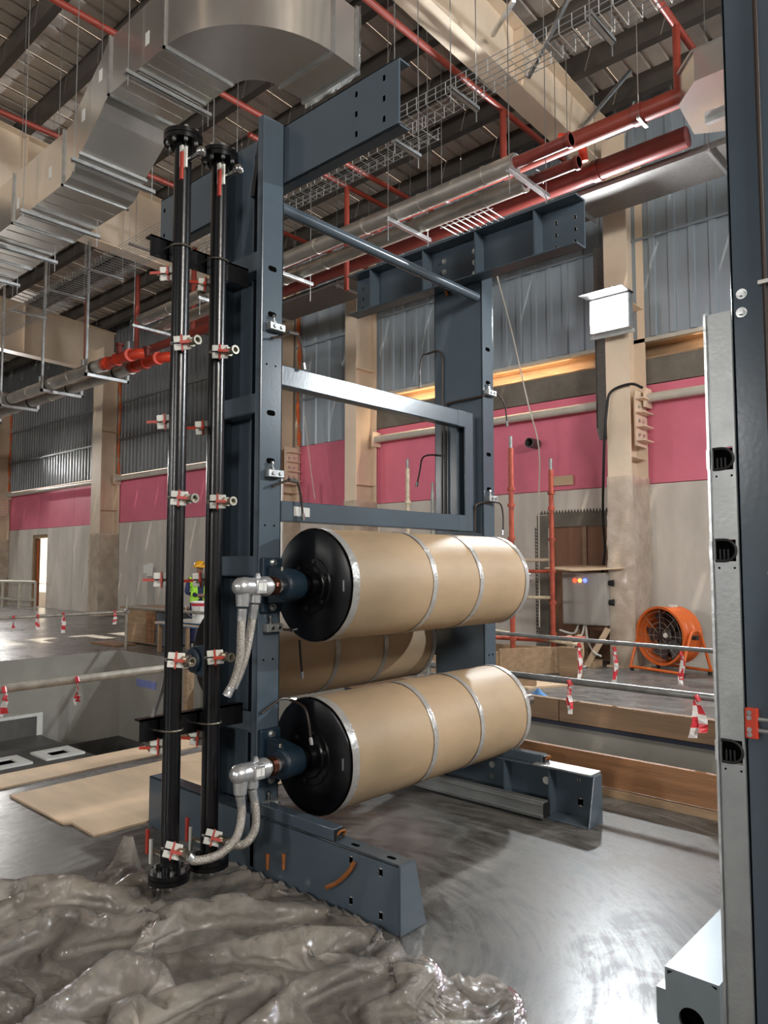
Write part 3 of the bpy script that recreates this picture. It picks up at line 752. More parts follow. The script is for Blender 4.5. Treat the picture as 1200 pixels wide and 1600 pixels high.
line('lubrication_line', [at(742,830,'y',4.6), at(742,800,'y',4.6), at(743,790,'y',4.6), at(750,786,'x',FX1), at(766,784,'x',FX1+.03)], .009, False, k=4)
line('lubrication_hose', [at(770,784,'x',FX1+.04), at(782,788,'x',FX1+.04), at(786,805,'x',FX1+.04), at(786,830,'x',FX1+.04)], .006)
line('lubrication_hose', [B_(691,712), B_(672,711), B_(660,716), B_(656,735), B_(652,755)], .007)
line('earth_strap', [B_(681,452), B_(690,451), B_(697,455), B_(699,462)], .012, False, 'copper')

# pipe brackets reaching out from the near post
for z in (3.285, .825):
    b = MB().box(-3.385, -3.375, 1.94, YN, z-.055, z+.055).box(-3.43, -3.375, 1.94, YN, z+.045, z+.055).build('pipe_bracket', M['black'], mf)
    for yy in (2.07, 2.30):
        pts = [(-3.378, yy-.056, z-.005)]
        for i in range(9): q = math.pi*i/8; pts.append((-3.30+.052*math.sin(q), yy-.052*math.cos(q), z))
        pts.append((-3.378, yy+.056, z-.005))
        MB().tube(pts, .005, 6).build('u_bolt', M['brass'], b, smooth=True)

# ---- manifold pipes with valves
def valve(sx, name, drain=False):
    """local valve: pipe axis at origin, nozzle along sx*X"""
    mb = MB(); X = lambda d: sx*d
    mb.cyl((X(.04),0,0), (X(.10),0,0), .015, n=10); mb.cyl((X(.068),0,0), (X(.115),0,0), .026, n=6); mb.cyl((X(.115),0,0), (X(.145),0,0), .017, n=10)
    mb.lathe((X(.145),0,0), (sx,0,0), [(0,.022),(.022,.024),(.022,.014),(.004,.013)], 14, caps=False)
    v = mb.build(name, M['brass'], None, smooth=True, origin=(0,0,0))
    c0 = Vector((X(.072),-.030,0)); u = Vector((.72,.69,0)); nn = Vector((.69,-.72,0))
    for z in (.020, -.020): MB().bar(c0-u*.042+Vector((0,0,z)), c0+u*.042+Vector((0,0,z)), .007, .033).build('plate', M['valvewhite'], v, bevel=.005)
    MB().bar(c0+nn*.006+Vector((0,0,-.042)), c0+nn*.006+Vector((0,0,.042)), .008, .006, nn).build('strap', M['red'], v)
    q0 = c0+nn*.022; MB().bar(q0+u*(-.006 if sx > 0 else -.034), q0+u*(.072 if sx > 0 else -.088), .010, .014).cyl(c0, q0, .009, n=8).build('handle', M['red'], v)
    MB().cyl(c0-u*.042+nn*.004, c0-u*.058+nn*.004, .010, .007, n=8).build('nut', M['steel'], v)
    return v
def place_valve(v, loc, parent, tilt=0):
    c = copy_tree(v, parent); c.location = Vector(loc)-worg(parent); c.rotation_euler = (tilt, 0, 0); return c
vR = valve(1, 'valve'); vL = valve(-1, 'valve')
ztop, zbot = 3.89, .10
for yy, lb in ((2.07, 'black vertical manifold pipe standing outermost, farther from the slotted post'), (2.30, 'black vertical manifold pipe standing right against the slotted post')):
    t = thing('manifold_pipe', lb, 'pipe', (-3.30, yy, zbot))
    MB().cyl((-3.30, yy, zbot), (-3.30, yy, ztop), .0445, n=28).build('pipe', M['black'], t, smooth=True)
    for z0, z1 in ((ztop-.05, ztop), (zbot, zbot+.05)):
        fl_ = MB().cyl((-3.30, yy, z0), (-3.30, yy, z0+.023), .100, n=32).cyl((-3.30, yy, z0+.027), (-3.30, yy, z1), .100, n=32).cyl((-3.30, yy, z0+.02),(-3.30, yy, z0+.03),.09,n=24).build('flange', M['black'], t, smooth=True)
        for i in range(8):
            q = 2*math.pi*(i+.5)/8; x, y = -3.30+.079*math.cos(q), yy+.079*math.sin(q)
            MB().cyl((x,y,z0-.016), (x,y,z1+.016), .011, n=6).build('bolt', M['zinc'], fl_)
    for z in (2.765, 1.97, 1.172, .255): place_valve(vR, (-3.30, yy, z), t, random.choice((0,0,.12,-.1)) if z > 1 else -.35)
    for z in (3.162, 2.38, 1.566, .735): place_valve(vL, (-3.30, yy, z), t, random.choice((0,.1,-.1)))
    # vent valve with ball under the top flange, lever hanging
    v = MB().cyl((-3.26, yy, 3.74), (-3.16, yy, 3.74), .014, n=10).lathe((-3.16, yy, 3.74), (1,0,0), [(0,.012),(.012,.024),(.03,.028),(.045,.022),(.055,.008)], 14).build('vent_valve', M['steel'], t, smooth=True)
    MB().box(-3.245, -3.222, yy-.055, yy-.045, 3.68, 3.79).box(-3.205, -3.185, yy-.055, yy-.045, 3.66, 3.77).build('plate', M['valvewhite'], v)
    MB().box(-3.225, -3.205, yy-.066, yy-.055, 3.60, 3.745).build('handle', M['red'], v)
    v = MB().cyl((-3.34, yy, .20), (-3.44, yy, .20), .014, n=10).build('drain_valve', M['brass'], t)
    MB().box(-3.44, -3.42, yy-.03, yy-.02, .15, .27).build('plate', M['valvewhite'], v)
    MB().box(-3.475, -3.455, yy-.03, yy-.018, .19, .31).build('handle', M['red'], v)
for v in (vR, vL):
    for ch in list(v.children): bpy.data.objects.remove(ch)
    bpy.data.objects.remove(v)

# ---- cylinders
R_ = .312
def cylinder(ax, az, label, face, full=True, hoses=None):
    """axis along Y at x=ax, z=az; face=+1 bearing bolted to the +X flange, -1 to the -X flange"""
    t = thing('drying_cylinder', label, 'cylinder', (ax, 3.67, az-R_))
    y0, y1 = 2.79, 4.56
    n = 72; k = 30; vs = []; fs = []
    for j in range(k+1):
        y = y0+.012+(y1-y0-.012)*j/k
        for i in range(n):
            q = 2*math.pi*i/n
            r = R_+.0025*noise.noise(Vector((math.cos(q)*2+ax, y*2.5, math.sin(q)*2+az*7)))+.0012*noise.noise(Vector((math.cos(q)*9, y*3, math.sin(q)*9+az)))
            vs.append((ax+r*math.cos(q), y, az+r*math.sin(q)))
    for j in range(k):
        for i in range(n): fs.append((j*n+i, j*n+(i+1)%n, (j+1)*n+(i+1)%n, (j+1)*n+i))
    fs.append(tuple(range((k+1)*n-1, k*n-1, -1)))
    dr = MB().add(vs, fs).build('paper_wrap', M['paper'], t, smooth=True)
    # black end disc with stepped hub
    MB().lathe((ax, y0, az), (0,-1,0), [(-.05,R_-.004),(0,R_-.004),(.004,R_-.012),(.004,.155),(.012,.150),(.012,.115),(.022,.11),(.022,.075),(.05,.07),(.05,.05),(.10,.05)], 64).build('end_disc', M['disc'], t, smooth=True)
    hb = None
    for i in range(6):
        q = 2*math.pi*i/6+.3; x, z = ax+.132*math.cos(q), az+.132*math.sin(q)
        MB().cyl((x, y0-.004, z), (x, y0-.020, z), .011, n=6).build('disc_bolt', M['blackm'], t)
    MB().box(ax+R_*.80, ax+R_*.84, y0-.0065, y0-.0035, az-.03, az+.03).build('tag_plate', M['zinc'], t)
    for yc, wd in ((y0+.034, .052), (3.50, .042), (3.98, .042), (y1-.024, .045)):
        b_ = MB(); vs = []; fs = []; r = R_+.0045; m_ = 72
        for i in range(m_):
            q = 2*math.pi*i/m_; ja = .006*noise.noise(Vector((q*2, yc*5, az)))
            for dy in (-wd/2, wd/2):
                rr = r+.0015*noise.noise(Vector((math.cos(q)*14, yc*30+dy*60, math.sin(q)*14)))
                vs.append((ax+rr*math.cos(q), yc+dy+ja, az+rr*math.sin(q)))
        for i in range(m_): fs.append((2*i, 2*i+1, 2*((i+1)%m_)+1, 2*((i+1)%m_)))
        b_.add(vs, fs).build('tape_band', M['tape'], t, smooth=True)
    # shaft, bearings
    MB().cyl((ax, 2.46, az), (ax, 2.80, az), .042, n=20).build('shaft', M['steel'], t, smooth=True)
    MB().cyl((ax, y1, az), (ax, 5.06, az), .042, n=20).build('shaft', M['steel'], t, smooth=True)
    fx = FX1 if face > 0 else FX0; s = face
    for yc in (2.635, 4.80):
        bb = MB().box(fx, fx+s*.03, yc-.07, yc+.07, az-.15, az+.15).build('bearing', M['paint_dark'], t, bevel=.008)
        bl = MB().prism([(fx+s*.03, az-.105), (ax, az-.085), (ax+s*.05, az-.06), (ax+s*.07, az), (ax+s*.05, az+.06), (ax, az+.085), (fx+s*.03, az+.105)], 'y', yc-.045, yc+.045)
        bl.lathe((ax, yc-.065, az), (0,1,0), [(0,.070),(.012,.078),(.118,.078),(.13,.070)], 28)
        bl.build('housing', M['paint_dark'], bb, smooth=True, bevel=.006)
        for z in (az-.122, az+.122): MB().cyl((fx+s*.03, yc, z), (fx+s*.036, yc, z), .022, n=14).cyl((fx+s*.036, yc, z), (fx+s*.052, yc, z), .014, n=6).build('bolt', M['zinc'], bb)
        MB().cyl((ax-.01, yc-.05, az+.08), (ax-.01, yc-.05, az+.1), .008, n=8).build('grease_nipple', M['brass'], bb)
    return t
AX = -3.07
c_up = cylinder(AX, 1.53, 'upper front cylinder wrapped in brown paper with black end disc', 1)
c_lo = cylinder(AX, .60, 'lower front cylinder wrapped in brown paper, nearest the floor', 1)
c_mid = cylinder(-3.90, 1.065, 'rear cylinder in brown paper, half hidden between the two front cylinders', -1)

def rotary(ax, az, cyl):
    j = MB().lathe((ax, 2.50, az), (0,-1,0), [(0,.040),(.02,.044),(.022,.052),(.06,.052),(.065,.046),(.13,.046),(.17,.050),(.205,.047),(.225,.034),(.235,.015)], 24)
    j.cyl((ax, 2.395, az-.02), (ax, 2.395, az-.085), .034, .031, n=18).cyl((ax, 2.320, az), (ax, 2.318, az-.10), .040, .032, n=18)
    j.box(ax-.048, ax+.052, 2.37, 2.435, az-.036, az+.036)
    o = j.build('rotary_joint', M['chrome_cast'], cyl, smooth=True, bevel=.004)
    MB().prism([(2.40, az+.04), (2.43, az+.04), (2.422, az+.068), (2.408, az+.068)], 'x', ax-.006, ax+.006).build('lifting_lug', M['chrome_cast'], o)
    MB().box(ax+.052, ax+.0535, 2.378, 2.408, az-.018, az+.018).box(ax+.052, ax+.0535, 2.412, 2.43, az-.02, az+.02).build('name_plate', M['label'], o)
    MB().cyl((ax, 2.50, az), (ax, 2.53, az), .050, n=16).build('collar', M['collar'], o)
    return o
rj1 = rotary(AX, 1.53, c_up); rj2 = rotary(AX, .60, c_lo)
def hose(name, pts, par, r=.021):
    P_ = smooth_path(pts, 8)
    o = MB().tube(P_, r, 12).build(name, M['hose'], par, smooth=True)
    for a, b in ((P_[0], P_[4]), (P_[-1], P_[-5])):
        MB().tube([a, a.lerp(b,.4), a.lerp(b,.45), b], [.024,.024,.0225,.0225], 10).build('hose_fitting', M['chrome_cast'], o, smooth=True)
    return o
hose('steam_hose', [(AX,2.318,1.42), (AX-.005,2.315,1.30), (AX-.01,2.315,1.18), (AX-.03,2.30,1.07), (AX-.05,2.265,.985)], c_up)
hose('steam_hose', [(AX,2.395,1.44), (AX-.02,2.385,1.30), (AX-.03,2.365,1.18), (AX-.05,2.34,1.08), (AX-.06,2.31,1.02)], c_up)
hose('steam_hose', [(AX,2.318,.495), (AX+.0,2.330,.40), (AX+.01,2.29,.30), (AX-.02,2.21,.235), (AX-.06,2.11,.225), (-3.145,2.07,.255)], c_lo)
hose('steam_hose', [(AX,2.395,.51), (AX+.01,2.41,.40), (AX+.01,2.405,.31), (AX+.0,2.36,.255), (AX-.04,2.32,.245), (-3.145,2.30,.255)], c_lo)

# ================================================================== NEIGHBOURING MACHINE (right edge)
nm = thing('neighbour_post', 'blue-grey machine post with pale aluminium cover at the right edge', 'machine', (-.6, 2.55, 0))
PYF = 2.46
MB().box(-.735, -.40, PYF, PYF+.012, 0, 4.22).box(-.735, -.723, PYF, PYF+.16, 0, 4.22).box(-.412, -.40, PYF, PYF+.16, 0, 4.22).box(-.735, -.40, PYF+.148, PYF+.16, 0, 4.22).build('post', M['paint'], nm, bevel=.004)
# cover: folded plate with D-shaped cable openings
def G(px, py): return at(px, py, 'y', PYF-.012)
gz = [G(1130,717).z, G(1138,860).z, G(1150,1175).z]
x0c, x1c = -.802, -.732; ztopc = G(1120,490).z
cov = MB(); zc = .02; hh = .036
for z in sorted(gz):
    cov.box(x0c, x1c, PYF-.016, PYF-.006, zc, z-hh); zc = z+hh
    cov.box(x1c-.007, x1c, PYF-.016, PYF-.006, z-hh, z+hh)
cov.box(x0c, x1c, PYF-.016, PYF-.006, zc, ztopc)
cv = cov.build('cover_plate', M['alu'], nm)
MB().box(x0c-.014, x0c-.006, PYF-.020, PYF+.05, .02, ztopc+.004).build('cover_lip', M['zinc'], nm)
MB().box(x0c-.006, x0c, PYF-.006, PYF+.05, .02, ztopc).build('cover_fold', M['alu'], nm)
for z in gz:
    # rubber grommet: D-shaped frame, flat side at the fold
    pts = []; 
    for i in range(11): q = -math.pi/2+math.pi*i/10; pts.append((x1c-.040+.034*math.cos(q), z+.033*math.sin(q)))
    path = [(x0c+.003, PYF-.018, z+.033)]+[(a, PYF-.018, b) for a, b in reversed(pts)]+[(x0c+.003, PYF-.018, z-.033)]
    g = MB().tube(path, .0045, 8).build('grommet', M['blackm'], cv, smooth=True)
    MB().box(x0c, x1c-.006, PYF-.004, PYF-.001, z-.034, z+.034).build('opening_back', M['void'], g)
    for i in range(3): MB().box(x0c+.012+i*.012, x0c+.017+i*.012, PYF-.012, PYF-.005, z-.030, z+.004).build('bristle', M['blackm'], g)
    MB().box(x0c-.016, x0c-.006, PYF-.022, PYF-.012, z-.03, z+.03).build('fold_tab', M['zinc'], g)
    for x in (x0c+.012, x1c-.012): MB().cyl((x, PYF-.0165, z-.055), (x, PYF-.0155, z-.055), .0035, n=10).build('screw_hole', M['void'], cv)
for py in (458, 487):
    p = G(1157, py); MB().cyl((p.x, PYF, p.z), (p.x, PYF-.004, p.z), .0165, n=18).cyl((p.x, PYF-.004, p.z), (p.x, PYF-.016, p.z), .010, n=6).build('bolt', M['zinc'], nm)
for py in (1450, 1100, 700):
    pass
p = G(1175, 1130)
rb = MB().box(p.x-.018, p.x+.018, PYF-.022, PYF, p.z-.045, p.z+.045).build('connector_block', M['bright_red'], nm, bevel=.003)
for dz in (-.033, -.018, .018, .033): MB().cyl((p.x-.004, PYF-.022, p.z+dz), (p.x-.004, PYF-.026, p.z+dz), .0075, n=12).build('screw', M['steel'], rb)
for dz in (-.02, .014): MB().cyl((p.x+.018, PYF-.012, p.z+dz), (p.x+.07, PYF-.012, p.z+dz), .007, n=8).build('lead', M['alu'], rb)
MB().tube([(-.632, PYF-.006, .05), (-.632, PYF-.006, 1.5), (-.633, PYF-.006, 3.0), (-.632, PYF-.006, 4.2)], .007, 8).build('cable', M['brownline'], nm)
for z in (2.52, 1.62): MB().box(-.650, -.600, PYF-.016, PYF, z-.006, z+.006).build('cable_clip', M['label'], nm)
# floor cross tie
ct = thing('floor_tie_beam', 'pale grey steel floor beam end with a round black hole, bottom right corner', 'beam', (-.95, 2.9, 0))
n = 20; bx = MB(); x0, x1, y0, y1, z1 = -1.04, -.865, 2.55, 3.5, .30
hx, hz = -.955, .155; ring = []; sq = []
for i in range(n):
    q = 2*math.pi*i/n; c, s_ = math.cos(q), math.sin(q); ring.append((hx+.042*c, hz+.042*s_))
    k = min((x1-hx)/c if c > 1e-6 else 9, (x0-hx)/c if c < -1e-6 else 9, (z1-hz)/s_ if s_ > 1e-6 else 9, (0-hz)/s_ if s_ < -1e-6 else 9)
    sq.append((hx+k*c, hz+k*s_))
vs = [(a, y0, b) for a, b in ring]+[(a, y0, b) for a, b in sq]+[(a, y0+.012, b) for a, b in ring]
fs = [(i, (i+1)%n, (i+1)%n+n, i+n) for i in range(n)]+[(i, (i+1)%n, (i+1)%n+2*n, i+2*n) for i in range(n)]
bx.add(vs, fs)
bx.box(x0, x0+.008, y0+.0005, y1, 0, z1-.008).box(x1-.008, x1, y0+.0005, y1, 0, z1-.008).box(x0, x1, y0+.0005, y1, z1-.008, z1).box(x0, x1, y1-.01, y1, 0, z1)
bx.build('body', M['tie'], ct)
MB().box(x0, x1, 2.66, 2.67, .01, z1-.01).build('inner_plate', M['void'], ct)
MB().box(-1.075, x0, 2.56, 2.62, .10, .22).box(-1.13, x0, 2.50, 2.60, 0, .09).build('mounting_bracket', M['tie'], ct)

# ================================================================== OVERHEAD SERVICES
# ---- big rectangular duct with offset and elbow
du = thing('air_duct', 'large galvanised rectangular air duct with an elbow hanging above the black pipes', 'duct', (-6.5, 3.5, 5.46))
DY0, DY1, DH = 3.18, 3.87, .55
def duct_box(name, pts, m='galv'):
    """pts: list of (x, z) underside path along X"""
    mb = MB(); vs = []
    for x, z in pts: vs += [(x,DY0,z),(x,DY1,z),(x,DY1,z+DH),(x,DY0,z+DH)]
    fs = []
    for i in range(len(pts)-1):
        a = 4*i
        for j in range(4): fs.append((a+j, a+(j+1)%4, a+4+(j+1)%4, a+4+j))
    mb.add(vs, fs)
    return mb.build(name, M[m], du, bevel=0)
def xring(x, z, w_=.025, par=None):
    mb = MB(); e = .018
    mb.box(x-w_/2, x+w_/2, DY0-e, DY1+e, z-e, z).box(x-w_/2, x+w_/2, DY0-e, DY0, z-e, z+DH+e).box(x-w_/2, x+w_/2, DY1, DY1+e, z-e, z+DH+e)
    return mb.build('joint_flange', M['zinc'], par or du)
ZA, ZB = 5.46, 6.0
xs = [-14.5, -13.3, -12.1, -10.9, -9.7, -8.5, -7.25]
for i in range(len(xs)-1):
    s_ = duct_box('straight_section', [(xs[i], ZA), (xs[i+1], ZA)])
    for k in range(1, 5):
        x = xs[i]+(xs[i+1]-xs[i])*k/5
        MB().box(x-.012, x+.012, DY0+.02, DY1-.02, ZA-.006, ZA).build('bead', M['galv'], s_)
    xring(xs[i+1], ZA, par=s_)
duct_box('offset_section', [(-7.25, ZA), (-7.10, ZA+.02), (-7.0, ZA+.09), (-6.88, ZA+.19)])
duct_box('offset_section', [(-6.88, ZA+.19), (-6.52, ZB-.13), (-6.42, ZB-.04), (-6.33, ZB)])
mb = MB(); mb.bar((-6.88, DY0-.02, ZA+.18), (-6.88, DY1+.02, ZA+.18), .03, .03); mb.build('joint_flange', M['zinc'], du)
xring(-6.33, ZB)
s_ = duct_box('straight_section', [(-6.33, ZB), (-5.38, ZB)])
for k in range(1, 6):
    x = -6.33+.95*k/6; MB().box(x-.012, x+.012, DY0+.02, DY1-.02, ZB-.006, ZB).build('bead', M['galv'], s_)
xring(-5.38, ZB)
# elbow, centre (-5.38, 4.18)
CX, CY, RI, RO = -5.38, 4.18, .31, 1.0; n = 20; vs = []; fs = []
for i in range(n+1):
    q = -math.pi/2+math.pi/2*i/n; c, s_ = math.cos(q), math.sin(q)
    for r, z in ((RI,ZB),(RO,ZB),(RO,ZB+DH),(RI,ZB+DH)): vs.append((CX+r*c, CY+r*s_, z))
for i in range(n):
    for j in range(4): fs.append((4*i+j, 4*i+(j+1)%4, 4*i+4+(j+1)%4, 4*i+4+j))
MB().add(vs, fs).build('elbow', M['galv'], du, smooth=True)
MB().box(CX+RI-.018, CX+RO+.018, CY-.012, CY+.012, ZB-.018, ZB).box(CX+RO, CX+RO+.018, CY-.012, CY+.012, ZB, ZB+DH).build('joint_flange', M['zinc'], du)
MB().box(CX+RI, CX+RO, CY, CY+.27, ZB, ZB+DH).build('end_section', M['galv'], du)
MB().box(CX+RI-.02, CX+RO+.02, CY+.27, CY+.30, ZB-.02, ZB+DH+.02).build('joint_flange', M['zinc'], du)
# film over the open end
vs = []; fs = []; n = 10
for i in range(n+1):
    for j in range(n+1):
        x = CX+RI-.02+(RO-RI+.04)*i/n; z = ZB-.05+(DH+.1)*j/n
        vs.append((x, CY+.31+.05*abs(noise.noise(Vector((x*6, 0, z*6)))), z))
for i in range(n):
    for j in range(n): fs.append((i*(n+1)+j, (i+1)*(n+1)+j, (i+1)*(n+1)+j+1, i*(n+1)+j+1))
MB().add(vs, fs).build('end_film', M['wrap'], du, smooth=True)
# stickers on the duct side
for px, py in ((230,60),(157,118),(130,180),(78,270),(28,318)):
    p = at(px, py, 'y', DY0-.002); MB().box(p.x-.03, p.x+.03, DY0-.003, DY0, p.z-.06, p.z+.06).build('sticker', M['label'], du)
# trapeze hangers under the duct
for i, (x, z) in enumerate(((-5.86, ZB), (-6.86, ZA+.12), (-8.05, ZA), (-9.15, ZA), (-10.3, ZA), (-11.6, ZA))):
    t = thing('duct_hanger', 'galvanised strut hanger under the big air duct, %s from the elbow' % ('first','second','third','fourth','fifth','sixth')[i], 'hanger', (x, 3.5, z-.06))
    MB().box(x-.02, x+.02, DY0-.10, DY1+.10, z-.065, z-.058).box(x-.02, x-.015, DY0-.10, DY1+.10, z-.065, z-.022).box(x+.015, x+.02, DY0-.10, DY1+.10, z-.065, z-.022).build('strut', M['zinc'], t)
    for y in (DY0-.07, DY1+.07): MB().cyl((x, y, z-.16), (x, y, roof_z(y)-.36), .005, n=6).build('rod', M['zinc'], t)

# ---- wire cable trays
def wire_tray(y0, y1, z, x0, x1, label, hang, step=.09, h=.09):
    t = thing('wire_cable_tray', label, 'cable tray', ((x0+x1)/2, (y0+y1)/2, z-.03))
    mb = MB(); r = .0035
    nl = max(3, int(round((y1-y0)/.05)))
    for i in range(nl+1):
        y = y0+(y1-y0)*i/nl; mb.cyl((x0,y,z), (x1,y,z), r, n=4)
    for y in (y0, y1):
        for zz in (z+h*.5, z+h): mb.cyl((x0,y,zz), (x1,y,zz), r, n=4)
    stuff(mb.build('long_wires', M['wire'], t))
    mb = MB(); x = x0+.02
    while x < x1:
        for a, b in (((x,y0,z+h),(x,y0,z)), ((x,y0,z-.003),(x,y1,z-.003)), ((x,y1,z),(x,y1,z+h))): mb.cyl(a, b, r, n=4)
        x += step
    stuff(mb.build('cross_wires', M['wire'], t))
    for x in hang:
        b = MB().box(x-.02, x+.02, y0-.06, y1+.06, z-.035, z-.030).box(x-.02, x-.016, y0-.06, y1+.06, z-.035, z-.004).box(x+.016, x+.02, y0-.06, y1+.06, z-.035, z-.004).build('support_strut', M['zinc'], t)
        for y in (y0-.045, y1+.045): MB().cyl((x,y,z-.12), (x,y,roof_z(y)-.36), .004, n=6).build('rod', M['zinc'], b)
    return t
wire_tray(4.08, 4.27, 4.84, -6.4, -3.30, 'galvanised wire cable tray length ending beside the near top beam', [-3.55, -5.9])
wire_tray(4.05, 4.27, 4.99, -3.55, 1.2, 'galvanised wire cable tray running up to the top right corner', [-3.0, -1.95, -.7])
wire_tray(5.55, 6.1, 6.5, -16.5, -8.6, 'dark wire cable tray under the big air duct at left', [-10.2, -11.6, -13.0, -14.6], .10)
# loose bundle of tray wires lying over the pipes
p = at(740, 345, 'z', 6.25)
lw = MB()
for i in range(9): lw.cyl((p.x-.42+i*.095, p.y-.55, 6.25), (p.x-.42+i*.095, p.y+.28, 6.25), .008, n=5)
for j in range(3): lw.cyl((p.x-.46, p.y-.5+j*.36, 6.24), (p.x+.40, p.y-.5+j*.36, 6.24), .006, n=5)
gr = thing('wire_grid', 'short pale wire grid lying flat above the far top beam', 'wire grid', (p.x, p.y, 6.24)); stuff(lw.build('grid_wires', M['white'], gr))

# ---- insulated pipes (clad) and their hangers
def clad_pipe(y, z, x0, x1, label, r=.105, ends=()):
    t = thing('insulated_pipe', label, 'pipe', ((x0+x1)/2, y, z-r))
    x = x0
    while x < x1-.05:
        xe = min(x+.95, x1)
        s_ = MB().cyl((x,y,z), (xe,y,z), r, n=22).build('cladding', M['clad'], t, smooth=True)
        MB().cyl((xe-.02,y,z), (xe+.012,y,z), r+.006, n=22).build('seam', M['clad'], s_, smooth=True)
        x = xe
    MB().cyl((x1,y,z), (x1+.7,y,z), r*.62, n=18).cyl((x1+.66,y,z), (x1+.70,y,z), r*.78, n=18).build('bare_end', M['maroon'], t, smooth=True) if 'R' in ends else None
    return t
ZP = 6.12
clad_pipe(6.92, ZP, -12.3, -4.30, 'upper aluminium-clad pipe with bare red end, nearer of the hanging pair', ends='R')
clad_pipe(7.38, ZP, -12.6, -4.45, 'upper aluminium-clad pipe with bare red end, farther of the hanging pair', .10, ends='R')
for i, x in enumerate((-4.27, -6.06, -8.4, -10.2, -12.3)):
    t = thing('pipe_hanger', 'galvanised trapeze hanger under the clad pipe pair, %s from the bare red ends' % ('first','second','third','fourth','fifth')[i], 'hanger', (x, 7.15, 5.9))
    MB().box(x-.03, x+.03, 6.72, 7.60, 5.955, 6.005).build('crossbar', M['zinc'], t, bevel=.004)
    for y in (6.76, 7.56): MB().cyl((x,y,5.7), (x,y,roof_z(y)-.36), .006, n=6).build('rod', M['zinc'], t)
    for y in (6.92, 7.38): MB().tube([(x, y+.115*math.cos(q*math.pi/8), ZP-.02+.115*math.sin(q*math.pi/8)) for q in range(9)], .006, 5).build('clamp', M['zinc'], t)
ZQ = 5.60
def clad_low(y, label, xe):
    t = thing('insulated_pipe', label, 'pipe', (-17, y, ZQ-.12)); x = -30.0
    while x < xe-.1:
        x2 = min(x+1.05, xe)
        s_ = MB().cyl((x,y,ZQ), (x2-.04,y,ZQ), .13, n=20).build('cladding', M['clad'], t, smooth=True)
        MB().cyl((x2-.05,y,ZQ), (x2,y,ZQ), .138, n=20).build('seam', M['blackm'] if int(x) % 2 else M['clad'], s_, smooth=True); x = x2
    # bright red elbow fittings at the end
    pts = [(xe,y,ZQ),(xe+.35,y,ZQ),(xe+.75,y,ZQ),(xe+.95,y+.02,ZQ),(xe+1.1,y+.08,ZQ+.02),(xe+1.18,y+.2,ZQ+.04)]
    MB().tube(smooth_path(pts,4), .10, 16).build('red_elbow', M['bright_red'], t, smooth=True)
    for x in (xe+.1, xe+.5, xe+.95): MB().cyl((x,y,ZQ), (x+.08,y,ZQ), .125, n=18).build('coupling', M['bright_red'], t, smooth=True)
    MB().cyl((xe+.6,y,ZQ), (xe+.6,y,ZQ+.28), .06, n=12).cyl((xe+.6,y,ZQ+.26),(xe+.6,y,ZQ+.30),.09,n=12).build('riser', M['maroon'], t)
clad_low(7.02, 'lower aluminium-clad pipe at left ending in a bright red elbow, nearer one', -13.9)
clad_low(7.50, 'lower aluminium-clad pipe at left ending in a bright red elbow, farther one', -13.7)
for i, x in enumerate((-14.25, -16.3, -18.6, -21.0)):
    t = thing('pipe_hanger', 'square galvanised frame hanger under the lower clad pipes, %s from the red elbows' % ('first','second','third','fourth')[i], 'hanger', (x, 7.3, 5.4))
    MB().box(x-.03, x+.03, 6.80, 7.74, 5.40, 5.46).build('crossbar', M['zinc'], t)
    for y in (6.82, 7.72): MB().box(x-.03, x+.03, y-.02, y+.02, 5.40, roof_z(y)-.36 if y < 7 else 6.3).build('post', M['zinc'], t)

# ---- red mains and sprinkler pipes
t = thing('main_pipe', 'thick maroon main pipe running behind the far top beam', 'pipe', (-8, 9.5, 7.05))
MB().cyl((-14.5, 9.5, 7.17), (-3.3, 9.5, 7.17), .135, n=20).build('pipe', M['maroon'], t, smooth=True)
for x in (-4.6, -6.6, -8.6, -10.6): MB().cyl((x,9.5,7.17), (x+.10,9.5,7.17), .152, n=20).build('coupling', M['maroon'], t, smooth=True)
for x in (-5.2, -8.0, -11.0): MB().cyl((x,9.5,7.2), (x,9.5,roof_z(9.5)-.36), .006, n=6).build('rod', M['zinc'], t)
t = thing('main_pipe', 'red main pipe rising to the top right, above the maroon pipe', 'pipe', (-5, 8.6, 7.1))
MB().cyl((-12.0, 8.55, 7.13), (-2.0, 8.55, 7.13), .115, n=20).build('pipe', M['redpipe'], t, smooth=True)
for x in (-3.6, -5.5, -8.0): MB().cyl((x,8.55,7.13), (x+.12,8.55,7.13), .132, n=20).build('coupling', M['maroon'], t, smooth=True)
for x in (-3.5, -6.5): MB().box(x-.02, x+.02, 8.42, 8.68, 7.0, 7.03).cyl((x,8.44,7.0), (x,8.44,roof_z(8.5)-.36), .006, n=6).build('hanger', M['zinc'], t)
t = thing('main_pipe', 'red pipe behind the lower clad pipes at left', 'pipe', (-18, 8.6, 6.4))
MB().cyl((-28, 8.6, 6.45), (-12.4, 8.6, 6.45), .09, n=16).build('pipe', M['redpipe'], t, smooth=True)
for x in (-13.2, -15.5, -18): MB().cyl((x,8.6,6.45), (x,8.6,8.3), .055, n=12).build('riser', M['redpipe'], t, smooth=True)
ZS = 8.0
